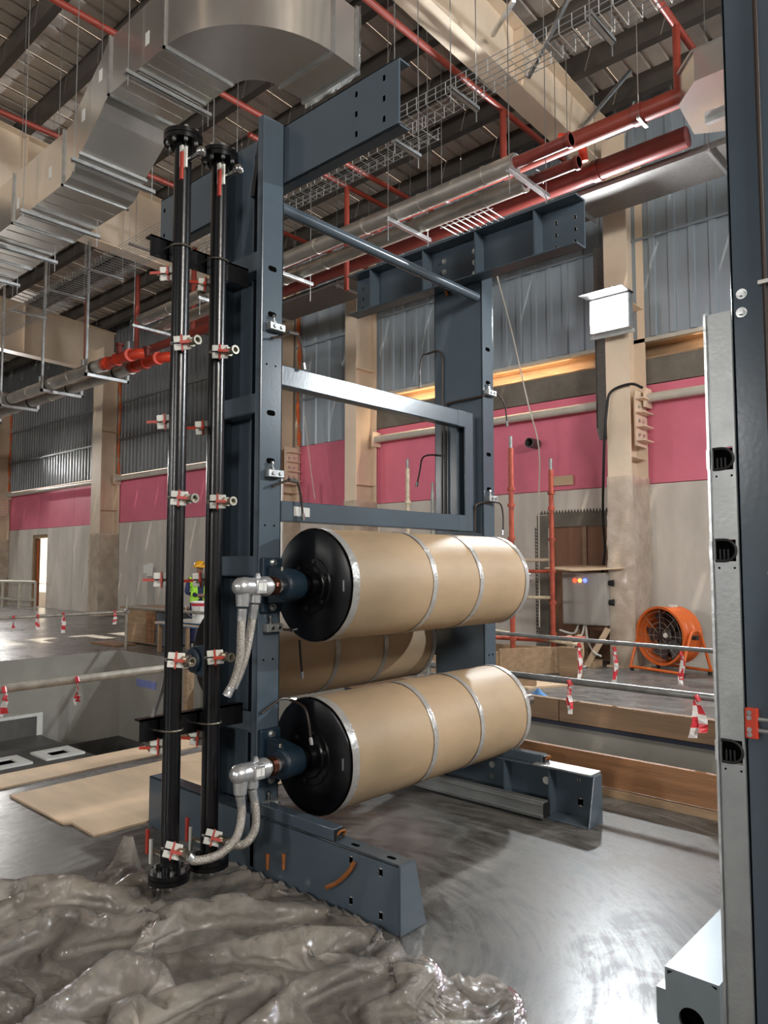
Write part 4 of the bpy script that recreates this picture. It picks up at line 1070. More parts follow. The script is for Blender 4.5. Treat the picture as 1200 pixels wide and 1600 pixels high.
for i, (x, lb, y1, drops) in enumerate(((-8.1, 'crossing the top left corner behind the duct', 11.5, ()), (-10.75, 'at the left edge, ending behind the duct', 11.5, ()),
        (-5.48, 'entering at the top edge beside the near top beam', 11.0, (8.53,)), (-3.05, 'in the top right corner', 11.2, (8.5,)), (-8.6, 'half hidden above the clad pipes', 11.0, (8.55,)))):
    t = thing('sprinkler_pipe', 'thin red sprinkler branch pipe '+lb, 'pipe', (x, 6, ZS-.04))
    MB().cyl((x, -2.5 if i != 4 else 6.5, ZS), (x, y1, ZS), .042, n=12).build('pipe', M['redpipe'], t, smooth=True)
    for y in drops: MB().cyl((x,y,7.13 if i != 4 else 6.2), (x,y,ZS), .045, n=12).build('drop', M['redpipe'], t, smooth=True)
    for y in (2.6, 5.2, 7.6):
        if (i == 4 and y < 6.5) or i == 2: continue
        MB().cyl((x,y,ZS), (x,y,roof_z(y)-.36), .005, n=6).build('rod', M['zinc'], t)
        MB().cyl((x,y-.015,ZS), (x,y+.015,ZS), .05, n=12).build('clip', M['zinc'], t)
tag(MB().tube(smooth_path([(-4.9,9.05,7.6),(-4.75,9.1,7.55),(-4.62,9.15,7.45),(-4.6,9.2,7.2)],4), .06, 10).build('sprinkler_elbow', M['bright_red'], smooth=True), 'small bright red elbow beside the cream beam end', 'pipe fitting')

# ---- perforated tray in front of the siding
t = thing('perforated_tray', 'wide grey perforated cable tray running in front of the upper siding', 'cable tray', (-7, 10.0, 6.95))
tr = MB().box(-14.6, -.5, 9.70, 10.50, 7.0, 7.008).box(-14.6, -.5, 9.69, 9.70, 7.0, 7.09).box(-14.6, -.5, 10.50, 10.51, 7.0, 7.09).build('tray', M['trayperf'], t)
for x in (-3.1, -5.1, -7.7, -10.0, -12.3):
    MB().box(x-.02, x+.02, 9.66, 10.6, 6.955, 6.998).build('support_strut', M['zinc'], t)
    for y in (9.675, 10.57): MB().cyl((x,y,6.9), (x,y,roof_z(y)-.36), .006, n=6).build('rod', M['zinc'], t)
# ---- galvanised duct end at top right
t = thing('air_duct', 'bright galvanised duct end beside the neighbouring post at top right', 'duct', (-2, 8.5, 6.9))
def PZ(x, y, z): return (x, y, z)
poly = [at(1060,165,'z',7.0), at(1085,127,'z',7.0), at(1135,106,'z',7.0), at(1175,120,'z',7.0), at(1175,200,'z',7.0), at(1085,210,'z',7.0)]
MB().prism([(q.x, q.y) for q in poly], 'z', 7.0, 7.35).build('duct_end', M['galv'], t)
MB().prism([(q.x*1.01-.0, q.y) for q in poly], 'z', 7.35, 7.38).build('rim', M['zinc'], t)
MB().box(-2.9, .5, 8.95, 9.02, 6.93, 7.0).build('edge_angle', M['zinc'], t)
t = thing('drop_tray', 'narrow perforated tray hanging down the siding left of the floodlit column', 'cable tray', (-5.5, 11.5, 3.7))
MB().box(-5.60, -5.40, 11.50, 11.508, 3.9, 7.0).box(-5.60, -5.593, 11.46, 11.508, 3.9, 7.0).box(-5.407, -5.40, 11.46, 11.508, 3.9, 7.0).build('tray', M['trayperf'], t)
MB().prism([(-5.60,3.9),(-5.40,3.9),(-5.44,3.70),(-5.56,3.70)], 'y', 11.47, 11.51).build('end_piece', M['trayperf'], t)

# ================================================================== PIT EDGES, RAILS, TAPES
t = thing('edge_board', 'upright brown planks along the near pit edge behind the far foot', 'board', (-1.5, 5.07, 0))
MB().box(-4.6, 1.5, 5.05, 5.09, .065, .285).build('plank', M['wood'], t, bevel=.004)
MB().box(-4.6, 1.5, 5.04, 5.09, 0, .055).build('plank', M['wood_mid'], t, bevel=.004)
for x in (-3.4, -1.0, .8): MB().box(x-.04, x+.04, 5.09, 5.12, .0, .26).build('batten', M['wood_mid'], t)
t = thing('edge_board', 'thick brown timber kerb on the far pit edge', 'board', (-2.5, 7.2, 0))
for x0, x1 in ((-7.2, -4.0), (-3.99, -.6), (-.59, 2.4)): MB().box(x0, x1, 7.16, 7.24, -.02, .21).build('plank', M['kerb'], t, bevel=.008)
tag(MB().box(-7.2, 2.4, 7.150, 7.20, -.06, -.022).build('membrane_strip', mat('dark_membrane', (.01,.014,.03), .5)), 'dark blue membrane strip under the timber kerb', 'strip')

def ribbon(p, L, parent, seed, w_=.035, spread=.0):
    """tied red and white tape hanging from point p"""
    rnd = random.Random(seed); P_ = Vector(p)
    mb = MB(); mb.mi = 0
    mb.cyl(P_+Vector((-.012,0,.02)), P_+Vector((.012,0,-.02)), .018, n=8)
    for s_ in (-1, 1):
        k = 7; ln = L*(1 if s_ < 0 else .82); prev = None; tw = rnd.uniform(-.6,.6)
        for i in range(k+1):
            f = i/k; c = P_+Vector((s_*(spread*f+.006)+.01*math.sin(f*5+seed), rnd.uniform(-.006,.006), -.015-ln*f))
            a = tw+f*rnd.uniform(.3,1.2); wv = Vector((math.cos(a),math.sin(a),0))*w_*.5*(.45+.55*min(1,f*2))
            th = Vector((-math.sin(a),math.cos(a),0))*.0008
            cur = [c-wv-th, c+wv-th, c+wv+th, c-wv+th]
            if prev:
                mb.mi = (i//2 + (s_ > 0)) % 2
                mb.add(prev+cur, [(0,1,5,4),(1,2,6,5),(2,3,7,6),(3,0,4,7)]+([(4,5,6,7)] if i == k else []))
            prev = cur
    return mb.build('warning_tape', [M['tapered'], M['white']], parent)
def rail(label, p0, p1, r, m, posts=(), cat='railing', loc=None):
    t = thing('guard_rail', label, cat, loc or tuple((Vector(p0)+Vector(p1))/2*1.0))
    t.location.z = 0
    MB().cyl(p0, p1, r, n=14).build('rail_pipe', M[m], t, smooth=True)
    for p in posts:
        MB().cyl(p[0], p[1], r*.95, n=12).build('post', M[m], t, smooth=True)
        MB().cyl(Vector(p[2])-Vector((.03,0,0)), Vector(p[2])+Vector((.03,0,0)), r*1.5, n=10).build('coupler', M['zinc'], t)
    return t
def hang(label, p, L, seed, **k):
    o = ribbon(p, L, None, seed, **k); return tag(o, label, 'tape')
YR1, ZR1 = 5.30, .735
r1 = rail('grey pipe guard rail crossing low behind the lower front cylinder', (-4.3, YR1, ZR1+.0), (.6, YR1, ZR1), .026, 'railgrey',
   [((-4.25, 5.04, .0), (-4.25, YR1, ZR1), (-4.25, YR1, ZR1)), ((-.2, 5.04, .0), (-.2, YR1, ZR1), (-.2, YR1, ZR1))])
p = at(893,1072,'y',YR1); hang('red and white tape knotted on the low rail beside the lower cylinder', (p.x, YR1-.03, ZR1-.01), .22, 3)
p = at(1092,1085,'y',YR1); hang('large crumpled red and white tape at the right end of the low rail', (p.x, YR1-.03, ZR1-.01), .26, 5, w_=.06, spread=.03)
YR2 = 7.36; ZR2 = .80
r2 = rail('thin grey pipe guard rail in front of the orange fan and cabinet', (-6.2, YR2, .845), (1.8, YR2, .79), .022, 'railgrey',
   [((-6.1, YR2, 0), (-6.1, YR2, .9), (-6.1, YR2, .84)), ((-1.6, YR2, 0), (-1.6, YR2, .9), (-1.6, YR2, .81))])
for px, py, L, sd, lb in ((907,1008,.34,11,'below the cabinet'), (962,1014,.36,12,'left of the film-wrapped column'), (1066,1022,.28,13,'in front of the orange fan')):
    q = at(px,py,'y',YR2); hang('narrow red and white tape on the thin rail '+lb, (q.x, YR2-.025, q.z), L, sd, w_=.045)
# left side
r3 = rail('grey pipe guard rail along the far left pit end', (PX0-.05, -2.0, .70), (PX0-.05, 7.33, .72), .028, 'railworn',
   [((PX0-.05, 7.33, 0), (PX0-.05, 7.33, 1.05), (PX0-.05, 7.33, .73)), ((PX0-.05, 1.0, 0), (PX0-.05, 1.0, 1.0), (PX0-.05, 1.0, .71))])
r3b = rail('short grey guard rail along the far pit edge behind the black pipes', (PX0-.05, 7.38, .80), (-8.6, 7.38, .80), .026, 'railworn',
   [((-8.7, 7.38, 0), (-8.7, 7.38, .95), (-8.7, 7.38, .80))])
for px, py, sd, lb in ((20,963,21,'leftmost'), (58,961,22,'second from the left'), (98,958,23,'third from the left'), (178,955,24,'nearest the rail post')):
    q = at(px,py,'x',PX0-.05); hang('red and white tape on the far left rail, '+lb, (PX0-.01, q.y, q.z-.01), .22 if sd != 23 else .33, sd, w_=.07)
r4 = rail('worn beige pipe rail at the near left pit edge', (PX1+.02, -.5, .64), (PX1+.02, 4.6, .685), .033, 'railworn',
   [((PX1+.02, 4.5, 0), (PX1+.02, 4.5, .9), (PX1+.02, 4.5, .685)), ((PX1+.02, .3, 0), (PX1+.02, .3, .9), (PX1+.02, .3, .64))])
for px, py, sd, lb in ((120,1062,31,'folded red and white tape hanging on the worn beige rail'), (6,1078,32,'red and white tape on the worn beige rail at the left edge')):
    q = at(px,py,'x',PX1+.05); hang(lb, (PX1+.06, q.y, q.z), .20, sd, w_=.06, spread=.02)

# pit details: white-edged sockets, blue mark, low upstand
for i, (px, py, lb) in enumerate(((90,1178,'white-edged square socket in the pit floor, right one'), (6,1194,'white-edged square socket in the pit floor, left one'))):
    c = at(px, py, 'z', -1.33); t = thing('floor_socket', lb, 'socket', (c.x, c.y, -1.33))
    a, b = .30, .15
    MB().box(c.x-a, c.x+a, c.y-a, c.y-b, -1.33, -1.30).box(c.x-a, c.x+a, c.y+b, c.y+a, -1.33, -1.30).box(c.x-a, c.x-b, c.y-b, c.y+b, -1.33, -1.30).box(c.x+b, c.x+a, c.y-b, c.y+b, -1.33, -1.30).build('frame', M['label'], t)
    MB().box(c.x-b, c.x+b, c.y-b, c.y+b, -1.331, -1.325).build('hole', M['void'], t)
q0, q1 = at(214,1060,'y',7.198), at(244,1078,'y',7.198)
tag(MB().box(q0.x, q1.x, 7.190, 7.199, q1.z, q0.z).build('blue_mark', M['bluetape']), 'blue rectangular patch stuck on the pit wall', 'sticker')
t = thing('pit_upstand', 'low dark recess with a white painted border in the pit end wall', 'recess', (PX0, 4.4, -1.33))
MB().box(PX0, PX0+.03, 3.4, 5.65, -1.33, -1.0).build('dark_panel', M['dark_pit'], t)
MB().box(PX0, PX0+.04, 3.4, 5.75, -1.0, -.95).box(PX0, PX0+.04, 5.65, 5.75, -1.33, -1.0).build('white_border', M['label'], t)

# plywood and sheets on the floor at left
t = tag(MB().prism([(-5.57,2.20),(-4.72,2.20),(-4.70,2.24),(-4.38,2.23),(-4.36,2.90),(-4.36,4.2),(-5.60,4.2)], 'z', 0.001, .014).build('plywood_sheet', M['wood_light']), 'pale plywood sheet lying on the floor beside the rear foot', 'board')
tag(MB().box(-6.16, -5.80, .6, 4.3, .001, .012).build('plywood_sheet', M['wood_light']), 'narrow pale plywood strip along the near left pit edge', 'board')

# ================================================================== RIGHT BACKGROUND
# ---- distribution cabinet
t = thing('control_cabinet', 'grey electrical cabinet with red, orange and blue pilot lights', 'cabinet', (-5.75, 11.3, 0))
MB().box(-6.13, -5.36, 11.18, 11.45, .65, 1.50).build('box', M['cabinet'], t, bevel=.012)
MB().box(-6.11, -5.50, 11.165, 11.18, .67, 1.48).build('door', M['cabinet'], t, bevel=.006)
for px, k in ((900,'bulb_red'), (908,'bulb_amber'), (916,'bulb_blue')):
    q = at(px-2, 907, 'y', 11.16); MB().lathe((q.x, 11.166, q.z), (0,-1,0), [(0,.034),(.012,.034),(.025,.024),(.03,.006)], 12).build('pilot_light', M[k], t, smooth=True)
for z in (1.33, 1.02): MB().cyl((-5.36, 11.30, z), (-5.29, 11.30, z), .045, n=12).cyl((-5.30, 11.30, z), (-5.27, 11.30, z), .055, n=12).build('socket', M['blackm'], t)
for x in (-6.02, -5.30): MB().box(x-.045, x+.045, 11.46, 11.52, 0, 1.56).build('post', M['wood_light'], t)
MB().box(-6.1, -5.2, 11.45, 11.47, .55, 1.5).build('back_board', M['wood_door'], t)
MB().bar((-5.32, 11.15, .62), (-5.62, 10.98, .02), .06, .09).build('brace', M['wood_light'], t)
MB().box(-5.80, -5.5, 11.0, 11.3, 0, .10).build('base_block', M['wood_light'], t)
for pts in ([(-5.80,11.3,.65),(-5.82,11.2,.45),(-5.95,11.0,.2),(-6.0,10.8,.03)], [(-5.78,11.3,.65),(-5.7,11.2,.4),(-5.5,11.0,.25),(-5.35,10.95,.2)], [(-5.9,11.3,.65),(-5.95,11.2,.5),(-6.15,11.1,.55)], [(-6.0,10.8,.03),(-5.8,10.75,.02),(-5.6,10.9,.02),(-5.75,11.05,.03)]):
    MB().tube(smooth_path(pts,6), .016, 6).build('cable', M['label'], t, smooth=True)
vs = [(-6.36,11.0,1.56),(-5.75,10.86,1.52),(-5.10,11.15,1.555),(-5.10,11.75,1.60),(-6.36,11.75,1.60)]
rf = MB().add(vs+[(a,b,c+.014) for a,b,c in vs], [(4,3,2,1,0),(5,6,7,8,9),(0,1,6,5),(1,2,7,6),(2,3,8,7),(3,4,9,8),(4,0,5,9)]).build('plywood_roof', M['wood_light'], t)
rf['label'] = 'pale plywood sheet as a roof'
# ---- drum fan
fx, fy, fz, fr = -4.42, 11.32, .56, .42
t = thing('drum_fan', 'orange industrial drum fan standing on the floor below the wall', 'fan', (fx, fy, 0))
d = Vector((-.30, -.95, 0)).normalized(); sd = Vector((d.y, -d.x, 0))
o_ = Vector((fx, fy, fz))
MB().lathe(o_-d*.21, d, [(0,fr+.012),(.02,fr+.012),(.03,fr),(.14,fr),(.15,fr+.012),(.17,fr),(.28,fr),(.29,fr+.012),(.31,fr),(.40,fr),(.41,fr+.022),(.43,fr+.022),(.43,fr-.012),(.0,fr-.014)], 40, caps=False).build('drum', M['orange'], t, smooth=True)
MB().lathe(o_-d*.20, d, [(0,fr-.02),(.01,fr-.02)], 36).build('rear_screen', M['fan_dark'], t)
hubm = MB().lathe(o_, d, [(0,.09),(.06,.09),(.08,.07),(.085,.02)], 20).build('hub', M['fan_dark'], t, smooth=True)
MB().lathe(o_+d*.085, d, [(0,.04),(.012,.035)], 14).build('hub_cap', M['valvewhite'], hubm)
for i in range(6):
    q = 2*math.pi*i/6; u = sd*math.cos(q)+Vector((0,0,1))*math.sin(q); v = d.cross(u)
    a0, a1 = o_+u*.08, o_+u*(fr-.04); p_ = [a0-v*.05+d*.03, a0+v*.05-d*.02, a1+v*.12-d*.04, a1-v*.10+d*.05]
    MB().add(p_+[x+d*.006 for x in p_], [(0,1,2,3),(7,6,5,4),(0,4,5,1),(1,5,6,2),(2,6,7,3),(3,7,4,0)]).build('blade', M['fan_dark'], hubm)
gu = MB()
for rr in (.12,.2,.28,.36):
    gu.tube([o_+d*.205+sd*(rr*math.cos(2*math.pi*i/28))+Vector((0,0,rr*math.sin(2*math.pi*i/28))) for i in range(28)], .0018, 4, closed=True)
for i in range(8):
    q = 2*math.pi*i/8; u = sd*math.cos(q)+Vector((0,0,1))*math.sin(q); gu.cyl(o_+d*.205+u*.05, o_+d*.205+u*(fr-.01), .0022, n=4)
gu.build('guard', M['railworn'], t)
for s_ in (-1, 1):
    b_ = o_+sd*s_*(fr+.045)
    pts = [Vector((b_.x,b_.y,.05))-d*.32, Vector((b_.x,b_.y,.09))-d*.32, b_-d*.14+Vector((0,0,-.02)), b_-d*.08+Vector((0,0,.07)), b_+Vector((0,0,.10)), b_+d*.08+Vector((0,0,.07)), b_+d*.14+Vector((0,0,-.02)), Vector((b_.x,b_.y,.09))+d*.32, Vector((b_.x,b_.y,.05))+d*.32]
    MB().tube(smooth_path(pts,5), .022, 10).build('side_leg', M['orange'], t, smooth=True)
    MB().cyl(b_-sd*s_*.05, b_+sd*s_*.03, .035, n=10).build('pivot_knob', M['fan_dark'], t)
    for f in (-1, 1): MB().cyl(Vector((b_.x,b_.y,0))+d*.3*f, Vector((b_.x,b_.y,.045))+d*.3*f, .03, n=10).build('foot', M['blackm'], t)
for f in (-1, 1):
    a = o_+d*.32*f; a.z = .06; MB().cyl(a-sd*(fr+.045), a+sd*(fr+.045), .022, n=10).build('base_tube', M['orange'], t, smooth=True)
MB().lathe(o_-d*.1+Vector((0,0,fr)), (0,0,1), [(0,.07),(.03,.07),(.035,.05)], 12).build('capacitor_box', M['valvewhite'], t)
# ---- scaffold
t = thing('scaffold', 'red tubular scaffold standing behind the upper front cylinder', 'scaffold', (-6.6, 10.2, 0))
def tubep(name, a, b, r=.030, m='scaff'): return MB().cyl(a, b, r, n=12).build(name, M[m], t, smooth=True)
s1 = at(800,1048,'z',0); s1 = Vector((-6.10, 9.60, 0)); s2 = at(863,900,'y',10.6); s2.z = 0
s3 = at(637,800,'y',10.4); s3.z = 0; s4 = at(676,800,'y',11.0); s4.z = 0
for s_, h, mm in ((s1,3.4,'scaff'), (s2,3.15,'scaff'), (s3,3.4,'scaff_cream'), (s4,3.0,'railgrey')):
    st_ = tubep('standard', s_, s_+Vector((0,0,h)), .038, mm)
    for z in (.5, 1.0, 1.5, 2.0, 2.5, 2.75):
        if z < h-.3: MB().cyl(s_+Vector((0,0,z)), s_+Vector((0,0,z+.05)), .058, n=10).build('cup', M[mm], st_)
    tubep('spigot', s_+Vector((0,0,h)), s_+Vector((0,0,h+.18)), .026, 'railgrey')
def zz(px, py, y): return at(px, py, 'y', y).z
for z, mm in ((1.70,'scaff_cream'), (1.52,'scaff'), (1.10,'scaff_cream'), (.42,'scaff')):
    tubep('ledger', Vector((s1.x-2.2, 10.1, z)), s2+Vector((0,0,z)), .028, mm)
tubep('ledger', s1+Vector((-.9,.3,.62)), s2+Vector((.5,-.1,.40)), .028, 'scaff_cream')
tubep('ledger', s1+Vector((-.6,.0,.50)), s2+Vector((.55,0,.50)), .030)
tubep('ledger', s1+Vector((0,0,.9)), s3+Vector((0,0,.9)), .028)
MB().tube(smooth_path([s2+Vector((.30,-.05,.52)),s2+Vector((.36,-.12,.3)),s2+Vector((.42,-.1,.1)),s2+Vector((.50,-.05,.25)),s2+Vector((.42,.05,.53))],5), .05, 8).build('rope_coil', M['wood_light'], t, smooth=True)
# ---- timber boxes behind the kerb
t = thing('timber_box', 'open low box of weathered boards standing beside the scaffold', 'box', (-6.4, 9.0, 0))
a, b, c, d_ = (-7.3, 8.75), (-6.05, 9.15), (-5.5, 10.1), (-7.6, 9.7)
for p_, q_, h in ((a,b,.34),(b,c,.38),(c,d_,.36),(d_,a,.34)):
    MB().bar((p_[0],p_[1],.03+h/2), (q_[0],q_[1],.03+h/2), .035, h).build('board', M['wood_mid'], t)
MB().box(-5.50, -5.14, 9.9, 9.94, 0, .42).build('end_board', M['wood_mid'], t)
tag(MB().prism([(-6.3,8.3),(-5.2,8.55),(-4.9,9.2),(-6.0,9.0)], 'z', .002, .03).build('plywood_sheet', M['wood_light']), 'pale plywood offcut on the floor in front of the timber box', 'board')
tag(MB().bar((-5.7,8.5,.08), (-5.2,8.75,.08), .12, .10).build('timber_offcut', M['wood_mid']), 'short dark timber offcut on the floor beyond the kerb', 'timber')
for i, (px, py) in enumerate(((843,1080), (893,1074))):
    c = at(px, py, 'y', 7.6); c.z = .03; vs = []; fs = []
    for k in range(9):
        q = 2*math.pi*k/9; vs.append((c.x+(.22-.06*i)*math.cos(q)*(1+.3*math.sin(3*q)), c.y+.12*math.sin(q), .01+.02*abs(math.sin(2*q))))
    vs.append((c.x-.02, c.y, .22-.10*i)); fs = [(k,(k+1)%9,9) for k in range(9)]+[tuple(range(8,-1,-1))]
    tag(MB().add(vs,fs).build('blue_cloth', M['blue']), ('blue crumpled cloth behind the kerb near the lower cylinder','small blue cloth scrap further right behind the kerb')[i], 'cloth')
# ---- wall bits
q = at(838,694,'y',11.97)
tag(MB().lathe((q.x,11.99,q.z),(0,-1,0),[(0,.09),(.28,.09),(.28,.075),(.02,.075)],18).build('pipe_stub', M['trayperf'], smooth=True), 'short grey pipe stub poking out of the pink wall', 'pipe')
q0, q1 = at(865,745,'y',11.97), at(896,757,'y',11.97)
tag(MB().box(q0.x,q1.x,11.95,11.99,q1.z,q0.z).build('wall_opening_box', M['wood_light']), 'small pale rectangular box on the pink and grey wall joint', 'box')
tag(MB().tube(smooth_path([at(775,425,'y',11.0),at(800,520,'y',11.1),at(825,630,'y',11.2),at(842,700,'y',11.4),at(842,800,'y',11.5),at(843,980,'y',11.5)],5), .012, 6).build('hanging_rope', M['pipe_cream'], smooth=True), 'thin pale rope hanging down the wall right of the far post', 'rope')
tag(MB().tube(smooth_path([at(476,650,'y',11.5),at(484,720,'y',11.5),at(492,780,'y',11.5)],5), .010, 6).build('hanging_rope', M['pipe_cream'], smooth=True), 'thin pale rope in front of the pink panel behind the near post', 'rope')
q = at(439,800,'y',11.0)
tag(MB().cyl((q.x,11.0,1.4),(q.x,11.0,3.6),.055,n=14).cyl((q.x,11.0,0),(q.x,11.0,1.4),.045,n=12).build('white_pole', mat('white_paint', (.85,.85,.83), .3), smooth=True), 'white vertical pole standing behind the slotted near post', 'pole')

# ================================================================== LEFT BACKGROUND
t = thing('desk', 'brown and grey site desk standing behind the guard rail post', 'desk', (-13.9, 8.3, 0))
MB().box(-14.75, -13.0, 7.95, 8.8, .70, .74).build('top', M['wood_mid'], t)
MB().box(-14.6, -13.75, 8.0, 8.8, .02, .70).build('side_cabinet', M['wood_mid'], t)
for i in range(3): MB().box(-13.74, -13.42, 7.97, 8.0, .05+i*.21, .24+i*.21).build('drawer', M['wood'], t)
MB().box(-13.74, -13.42, 8.0, 8.8, .02, .70).build('drawer_unit', M['wood_mid'], t)
MB().box(-13.41, -13.02, 8.0, 8.75, .02, .70).build('grey_unit', M['desk_grey'], t)
tag(MB().box(-14.9, -13.9, 7.4, 7.85, .002, .03).build('plywood_sheet', M['wood']), 'dark brown board on the floor in front of the desk', 'board')
q = at(236,930,'y',9.2)
t = thing('sign_post', 'grey post with small white boxes on top behind the desk', 'post', (q.x, 9.2, 0))
MB().box(q.x-.09, q.x+.09, 9.15, 9.25, 0, 1.55).build('post', M['cabinet'], t); MB().box(q.x-.20, q.x-.02, 9.10, 9.15, 1.42, 1.62).box(q.x+.0, q.x+.14, 9.08, 9.15, 1.35, 1.65).build('box', M['label'], t)
# bench frame at the far left
t = thing('pipe_barrier', 'low pale pipe barrier frame beside the lit doorway', 'barrier', (-29, 11.0, 0))
a, b = Vector((-31.5, 10.6, 0)), Vector((-27.0, 11.3, 0))
for z in (.98, .35): MB().cyl(a+Vector((0,0,z)), b+Vector((0,0,z)), .05, n=8).build('rail', M['pipe_cream'], t)
for f in (0,.18,.36,.54,.78,1.0):
    p_ = a.lerp(b, f); MB().cyl(p_, p_+Vector((0,0,.98)), .05, n=8).build('leg', M['pipe_cream'], t)
# low crate table with bucket
c = at(312,985,'y',7.75)
t = thing('work_table', 'low table covered with a blue sheet behind the black pipes', 'table', (c.x, 7.8, 0)); tz = .56
MB().box(c.x-1.1, c.x+.9, 7.5, 8.2, tz-.04, tz).build('top', M['wood_light'], t)
vs = []; fs = []
for i in range(13):
    for j in range(7):
        x = c.x-1.0+1.8*i/12; y = 7.47+.66*j/6; vs.append((x, y, tz+.006+.02*abs(noise.noise(Vector((x*4,y*4,0))))-(.05 if j == 0 else 0)))
for i in range(12):
    for j in range(6): fs.append((i*7+j,(i+1)*7+j,(i+1)*7+j+1,i*7+j+1))
MB().add(vs,fs).build('blue_sheet', M['blue'], t, smooth=True)
MB().box(c.x-.7, c.x+.5, 7.50, 8.0, tz+.03, tz+.045).build('paper', M['label'], t)
for x in (c.x-1.0, c.x+.8):
    for y in (7.55, 8.15): MB().box(x-.03, x+.03, y-.03, y+.03, 0, tz-.04).build('leg', M['wood_mid'], t)
bz = tz+.046
t = thing('paint_bucket', 'white paint bucket with red lettering band on the blue-covered table', 'bucket', (c.x+.12, 7.72, bz))
MB().lathe((c.x+.12,7.72,bz),(0,0,1),[(0,.165),(.02,.17),(.30,.195),(.34,.20),(.34,.21),(.36,.21),(.36,.195),(.33,.19)],28).build('pail', M['white'], t, smooth=True)
MB().lathe((c.x+.12,7.72,bz+.285),(0,0,1),[(0,.1955),(.05,.1995)],28,caps=False).build('red_band', mat('red_print', (.55,.03,.05), .5), t, smooth=True)
MB().tube([(c.x+.12+.215*math.cos(q),7.72-.21,bz+.30-.20*math.sin(q)) for q in [math.pi*i/12 for i in range(13)]], .006, 6).build('handle', M['wire'], t)
# timber prop in the pit behind the pipes
q = at(295,1060,'y',6.9)
t = thing('timber_prop', 'pale upright timber prop between the two black pipes', 'timber', (q.x, 6.9, -1.33))
MB().box(q.x-.06, q.x+.06, 6.84, 6.96, -1.33, .14).build('prop', M['wood_mid'], t); MB().box(q.x-.10, q.x+.12, 6.82, 6.98, .14, .17).build('cap', M['wood_light'], t)
# grey hose hanging at the lower bracket
tag(MB().tube(smooth_path([at(q_[0],q_[1],'x',-3.42) for q_ in ((258,1050),(252,1080),(241,1112),(232,1134),(229,1158),(235,1172))],6), .012, 8).build('grey_hose', M['trayperf'], smooth=True), 'grey hose looping beside the outermost black pipe above the lower bracket', 'hose')

